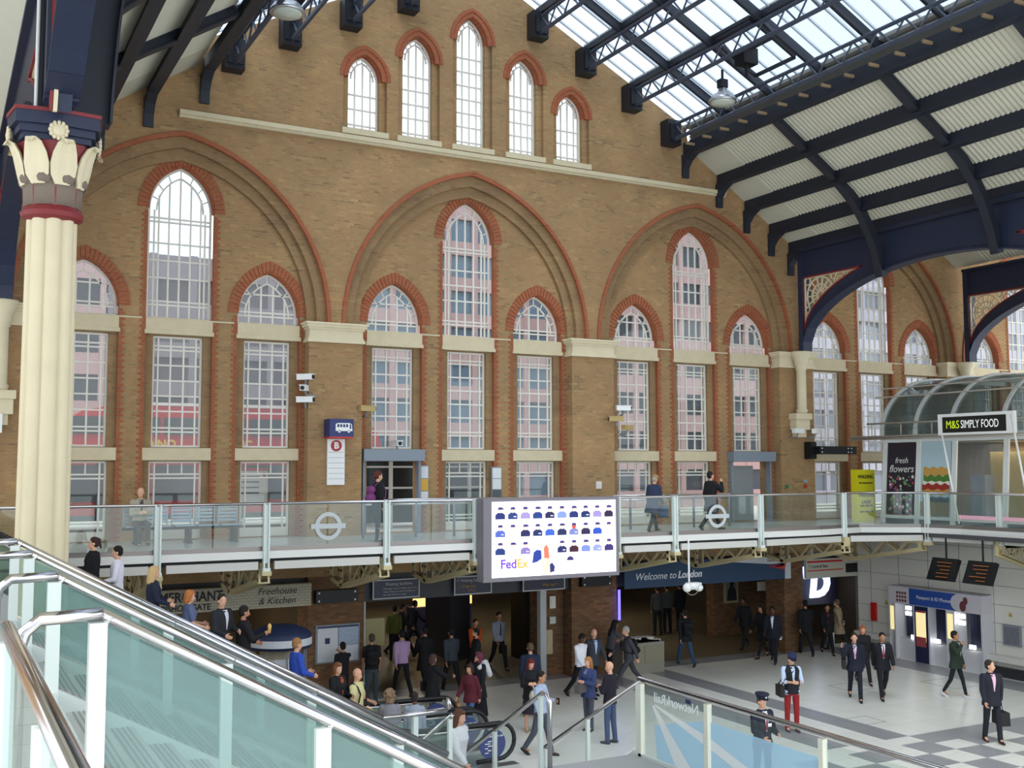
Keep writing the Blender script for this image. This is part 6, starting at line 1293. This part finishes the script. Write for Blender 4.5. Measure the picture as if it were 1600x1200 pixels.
person(7.9, -.9, 0, 165, 1.78, 'bearded man in black T-shirt under the walkway', 'stand', 't', ('beard', '14100e'), ('tshirt', '15151a'), ('trousers', '16161a'), sleeve='short')
person(9.24, 1.88, 0, -90, 1.68, 'person in bright orange top in the central passage', 'walk', 't', ('short', '2a1a14'), ('tshirt', 'd0551a'), ('trousers', '1c1c20'))
p = person(10.19, 2.18, 0, -92, 1.8, 'man in grey shirt and black tie carrying a briefcase in the passage', 'walk', 't', ('short', '1a1612'), ('shirt', '9aa0ac'), ('trousers', '15151a'), tie='14141a'); acc(p, 'briefcase', 'black briefcase of the man in the grey shirt', 'bag', handbag('121216', 0, .2, .14, .05, .2))
p = person(5.5, -3.4, 0, 10, 1.66, 'woman in black coat with shoulder bag at the foot of the escalator', dict(L=(3, 4), Rr=(-3, 4), aL=(4, 8, 20, 0), aR=(50, 8, 30, 0)), 't', ('bob', '4a3430'), ('coat', '18181c'), ('slim', '141418'), fem=True); acc(p, 'shoulder_bag', 'black shoulder bag of the woman by the escalator foot', 'bag', satchel('141416', 1))
p = person(6.6, -3.7, 0, -170, 1.66, 'woman in black with a plum headscarf and a white patterned wrap', 'stand', 't', ('short', '2a1a18'), ('coat', '1a171d'), ('long', '141318'), hat=('scarf', '6a3044'), fem=True); acc(p, 'patterned_wrap', 'white and grey patterned wrap over the shoulders of the woman in black', 'scarf', lambda t, d: (lambda m: (m.cap((-.1, .12, 1.48), (-.2, .18, 1.2), .1, .08), m.cap((-.12, .1, 1.45), (.1, .15, 1.4), .08, .06), m.xf(d['S']), m.obj('cloth', mat('wrap grey white', 'c8c8cc', .8, noise=.5, nscale=14), t, True, world=False)))(MB()), 'wraps')
p = person(6.0, -4.45, 0, -150, 1.62, 'woman in maroon and black coat and blue jeans by the escalator end', 'walk', 't', ('bob', '3a2420'), ('jacket', '5a1f2a'), ('jeans', '3e5c86'), fem=True); acc(p, 'paper_bag', 'tan paper bag carried by the woman in maroon', 'bag', handbag('a87c4c', 1, .14, .18, .06, .28))
person(4.15, -.75, 0, 92, 1.68, 'person in black T-shirt pointing at the wall map', 'reach', 'm', ('short', '0f0d0d'), ('tshirt', '131318'), ('trousers', '141418'), sleeve='short')
p = person(5.0, -.6, 0, 80, 1.8, 'tall person in black top beside the map board', 'stand', 'm', ('short', '4a3a30'), ('tshirt', '17171b'), ('jeans', '34444c'), sleeve='short'); acc(p, 'backpack', 'black backpack of the tall person by the map', 'bag', backpack('121214'))
person(8.6, 6.2, 0, -30, 1.75, 'dark figure striding deep in the central passage', 'stride', 'm', ('short', '100e0e'), ('coat', '16161a'), ('trousers', '131318'), grp='people in the passage')
person(9.3, 6.8, 0, 0, 1.75, 'second dark figure striding deep in the central passage', 'stride', 'm', ('short', '100e0e'), ('jacket', '1a1c26'), ('trousers', '131318'), grp='people in the passage')
p = person(7.9, 5.0, 0, 80, 1.75, 'figure in yellow green top with a blue bag in the passage', 'stand', 't', ('short', '1a1612'), ('tshirt', '5a6226'), ('trousers', '141418'), grp='people in the passage'); acc(p, 'handbag', 'blue bag of the figure in yellow green', 'bag', handbag('2c4a66', 1, .14, .18, .08, .2))
for i, (x, y, c, lb) in enumerate(((18.35, 5.2, '3c3e40', 'leftmost of the three figures standing with backs turned in the banner opening'), (19.0, 5.5, '4a4a48', 'middle of the three figures standing with backs turned in the banner opening'), (19.75, 5.7, '18181c', 'rightmost of the three figures standing with backs turned in the banner opening'))): person(x, y, 0, 80+i*8, 1.82, lb, 'stand', 'm', ('short', '14110f'), ('shirt' if i < 2 else 'jacket', c), ('trousers', '101014'), grp='people in the passage')
person(18.6, -.2, 0, 190, 1.76, 'dark coated woman walking left at the end of the banner opening', 'walk', 'm', ('long', '100e0e'), ('coat', '141418'), ('slim', '121216'), fem=True, grp='people in the passage')
person(19.3, 1.5, 0, 200, 1.78, 'dark figure behind the woman at the end of the banner opening', 'walk', 'd', ('short', '100e0e'), ('jacket', '17181e'), grp='people in the passage')
p = person(18.35, -1.0, 0, -140, 1.82, 'dark skinned man in dark suit and white shirt holding a pale newspaper', 'walk', 'd', ('short', '0d0b0b'), ('jacket', '1a1d2a'), ('trousers', '181a26'), inner='dfe4ec'); acc(p, 'newspaper', 'pale rolled newspaper held by the man in the dark suit', 'newspaper', handheld('e6e6e2', 0, (.14, .02, .04)), 'newspapers')
p = person(21.0, 1.75, 0, 190, 1.7, 'woman holding her head carrying a pale bag by the exit pier', 'ear', 'm', ('long', '100e0e'), ('jacket', '15151a'), fem=True, grp='people in the passage'); acc(p, 'carrier_bag', 'pale carrier bag by the exit pier', 'bag', handbag('8a9498', 0, .15, .2, .06, .24))
person(20.2, -.5, 0, 60, 1.85, 'man in black suit seen from behind at the right-hand exit', 'walk', 'm', ('short', '0e0c0c'), ('jacket', '141419'), grp='people in the passage')
p = person(20.95, -.7, 0, -120, 1.7, 'woman in black with a dark red top at the right-hand exit', 'walk', 'm', ('short', '1a1210'), ('jacket', '141419'), ('trousers', '14141a'), inner='6a1c22', fem=True, grp='people in the passage'); acc(p, 'carrier_bag', 'white carrier bag of the woman in the red top', 'bag', handbag('c8cccc', 0, .07, .2, .05, .24))
person(21.85, -.3, 0, 120, 1.75, 'person in a beige coat leaving through the right-hand exit', 'walk', 'l', ('short', '6a5844'), ('coat', 'a08e70'), ('trousers', '2a2a2c'), grp='people in the passage')
# escalator riders: heads follow the slope
def rz(x): return 2.57-.56*(x+1.69)
def rider(x, y, face, h, label, *a, **k):
    n_ = max(0, math.ceil((2.95-x)/.4-1e-6)); z = (.22+.224*(n_-1)) if n_ > 0 else .02; return person(x, y, z, face, h, label, *a, grp='people on the escalators', **k)
rider(-3.3, -5.45, 175, 1.68, 'woman in pale patterned top at the head of the escalator', 'stand', 'l', ('long', '5a3c2a'), ('sweater', 'b8a8a4'), ('slim', '1a1a20'), fem=True)
rider(-2.55, -5.45, 150, 1.7, 'woman with glasses and dark tied hair in a black top on the escalator', 'hold', 'l', ('tail', '3a2420'), ('sweater', '131316'), ('slim', '141418'), fem=True, head=(30, 0))
rider(-2.1, -5.45, 170, 1.74, 'man in white shirt with black hair looking left on the escalator', 'hold', 'l', ('short', '17120f'), ('shirt', 'e8e4f0'), ('trousers', '1c1c22'))
rider(-1.69, -7, 0, 1.68, 'blonde woman in navy top on the escalator', 'hold', 'l', ('long', 'c9a878'), ('tshirt', '1f2438'), ('slim', '1a1a20'), fem=True)
rider(-1.04, -7, 0, 1.66, 'strawberry blonde woman in blue patterned top on the escalator', 'hold', 'l', ('bob', 'b9713c'), ('tshirt', '5c6688'), ('slim', '24242c'), fem=True, sleeve='short')
rider(-.44, -7, -60, 1.78, 'dark haired man in black jacket looking at the viewer on the escalator', 'hold', 'l', ('short', '241a14'), ('jacket', '24262a'), ('trousers', '1a1a20'), inner='d0ccd4', head=(-20, 4))
p = rider(-.02, -7, 0, 1.76, 'bearded man in red and black top holding an ice cream on the escalator', dict(L=(3, 4), Rr=(-3, 4), aL=(10, 8, 60, 0), aR=(25, 8, 85, 10)), 'm', ('beard', '15110e'), ('jacket', '151519'), ('trousers', '17171c'), inner='b01c22'); acc(p, 'ice_cream', 'ice cream cone held by the bearded man', 'ice cream', cup('e0b468', 1), 'snacks')
rider(1.02, -7, 5, 1.75, 'fair haired man in bright blue sweater on the escalator', 'hold', 'l', ('short', 'a07448'), ('sweater', '2f4fb0'), ('trousers', '23232c'), inner='e0e4ec')
rider(1.85, -7, -60, 1.66, 'brown haired woman with orange scarf facing the viewer on the escalator', 'hold', 'l', ('bob', '7c4e30'), ('jacket', '15151a'), ('slim', '17171c'), inner='b04a24', fem=True, head=(-10, 6))
p = rider(2.25, -7, -50, 1.74, 'bald man in pale yellow polo shirt with bag straps on the escalator', 'hold', 'l', ('bald', ''), ('tshirt', 'd8cf98'), ('trousers', '50504c'), sleeve='short'); acc(p, 'backpack', 'black backpack of the bald man in yellow', 'bag', backpack('17181c')); acc(p, 'carrier_bag', 'lime green carrier bag of the bald man', 'bag', handbag('a8c828', 1, .09, .14, .05, .14))
rider(2.95, -7, 70, 1.66, 'curly haired woman in grey jacket at the foot of the escalator', 'hold', 'l', ('curly', '8a7058'), ('jacket', '8a8890'), ('trousers', '2a2a30'), fem=True)
rider(3.45, -7.1, 60, 1.6, 'person with cropped dark hair beside the curly haired woman', 'stand', 'd', ('short', '2a201c'), ('shirt', '9aa2b0'), ('trousers', '1c1c22'))
# stairs and walkway
person(1.95, -12.3, .85, -60, 1.66, 'woman with long brown hair climbing the lower stairs', 'walk', 'l', ('vlong', '5a3a28'), ('sweater', 'd4d6d8'), ('slim', '2a2c38'), fem=True, grp='people on the stairs')
p = person(4.29, -2.81, FZ, 0, 1.72, 'woman in black coat with tied hair on the upper walkway', 'stand', 'l', ('tail', '5a2c1c'), ('coat', '141417'), ('slim', '121216'), fem=True, grp='people on the upper walkway'); acc(p, 'backpack', 'purple backpack of the woman on the upper walkway', 'bag', backpack('7a3a70'))
p = person(12.7, -2.47, FZ, 20, 1.64, 'elderly person in tan cap and blue coat walking on the upper walkway', dict(L=(28, 8), Rr=(-18, 14), aL=(-4, 8, 14, 0), aR=(8, 8, 20, 0), lean=9, head=(0, 14)), 'l', ('short', 'a89a88'), ('coat', '2c3650'), ('trousers', '24262e'), hat=('flat', 'a8865a'), grp='people on the upper walkway'); acc(p, 'carrier_bag', 'blue carrier bag of the elderly person in the tan cap', 'bag', handbag('34486a', 1, .16, .18, .08, .16))
person(14.52, -2.81, FZ, 0, 1.78, 'man in black suit walking right with a hand raised on the upper walkway', dict(L=(30, 4), Rr=(-24, 18), aL=(-10, 8, 20, 0), aR=(48, 12, 118, 20), head=(-5, -4)), 'l', ('short', '17120f'), ('coat', '17171c'), ('trousers', '15151a'), inner='d8d8e0', grp='people on the upper walkway')
person(-.95, -.86, FZ, -88, 1.74, 'elderly man in beige jacket sitting on the metal bench', 'sit', 'l', ('balding', '6a5a50'), ('jacket', 'a39c88'), ('trousers', '3a3834'), '1c1a18', inner='4a4440', seat=.52, head=(-25, 6), grp='people on the upper walkway')
# ------------------------------------------------------------------ turn lettering and modifier stacks into plain meshes
for o in bpy.data.objects:
    if '_h' in o: del o['_h']
bpy.context.view_layer.update()
dg = bpy.context.evaluated_depsgraph_get()
todo = [o for o in bpy.data.objects if o.type == 'FONT' or (o.type == 'MESH' and o.modifiers)]
new = {}
for o in todo: new[o.name] = bpy.data.meshes.new_from_object(o.evaluated_get(dg), depsgraph=dg)
for o in todo:
    if o.type == 'MESH':
        o.modifiers.clear(); o.data = new[o.name]
    else:
        me = new[o.name]; n2 = bpy.data.objects.new(o.name+'_m', me); COL.objects.link(n2)
        n2.parent = o.parent; n2.location = o.location; n2.rotation_euler = o.rotation_euler; n2.scale = o.scale
        if not me.materials: me.materials.append(o.data.materials[0])
        nm = o.name; bpy.data.objects.remove(o); n2.name = nm
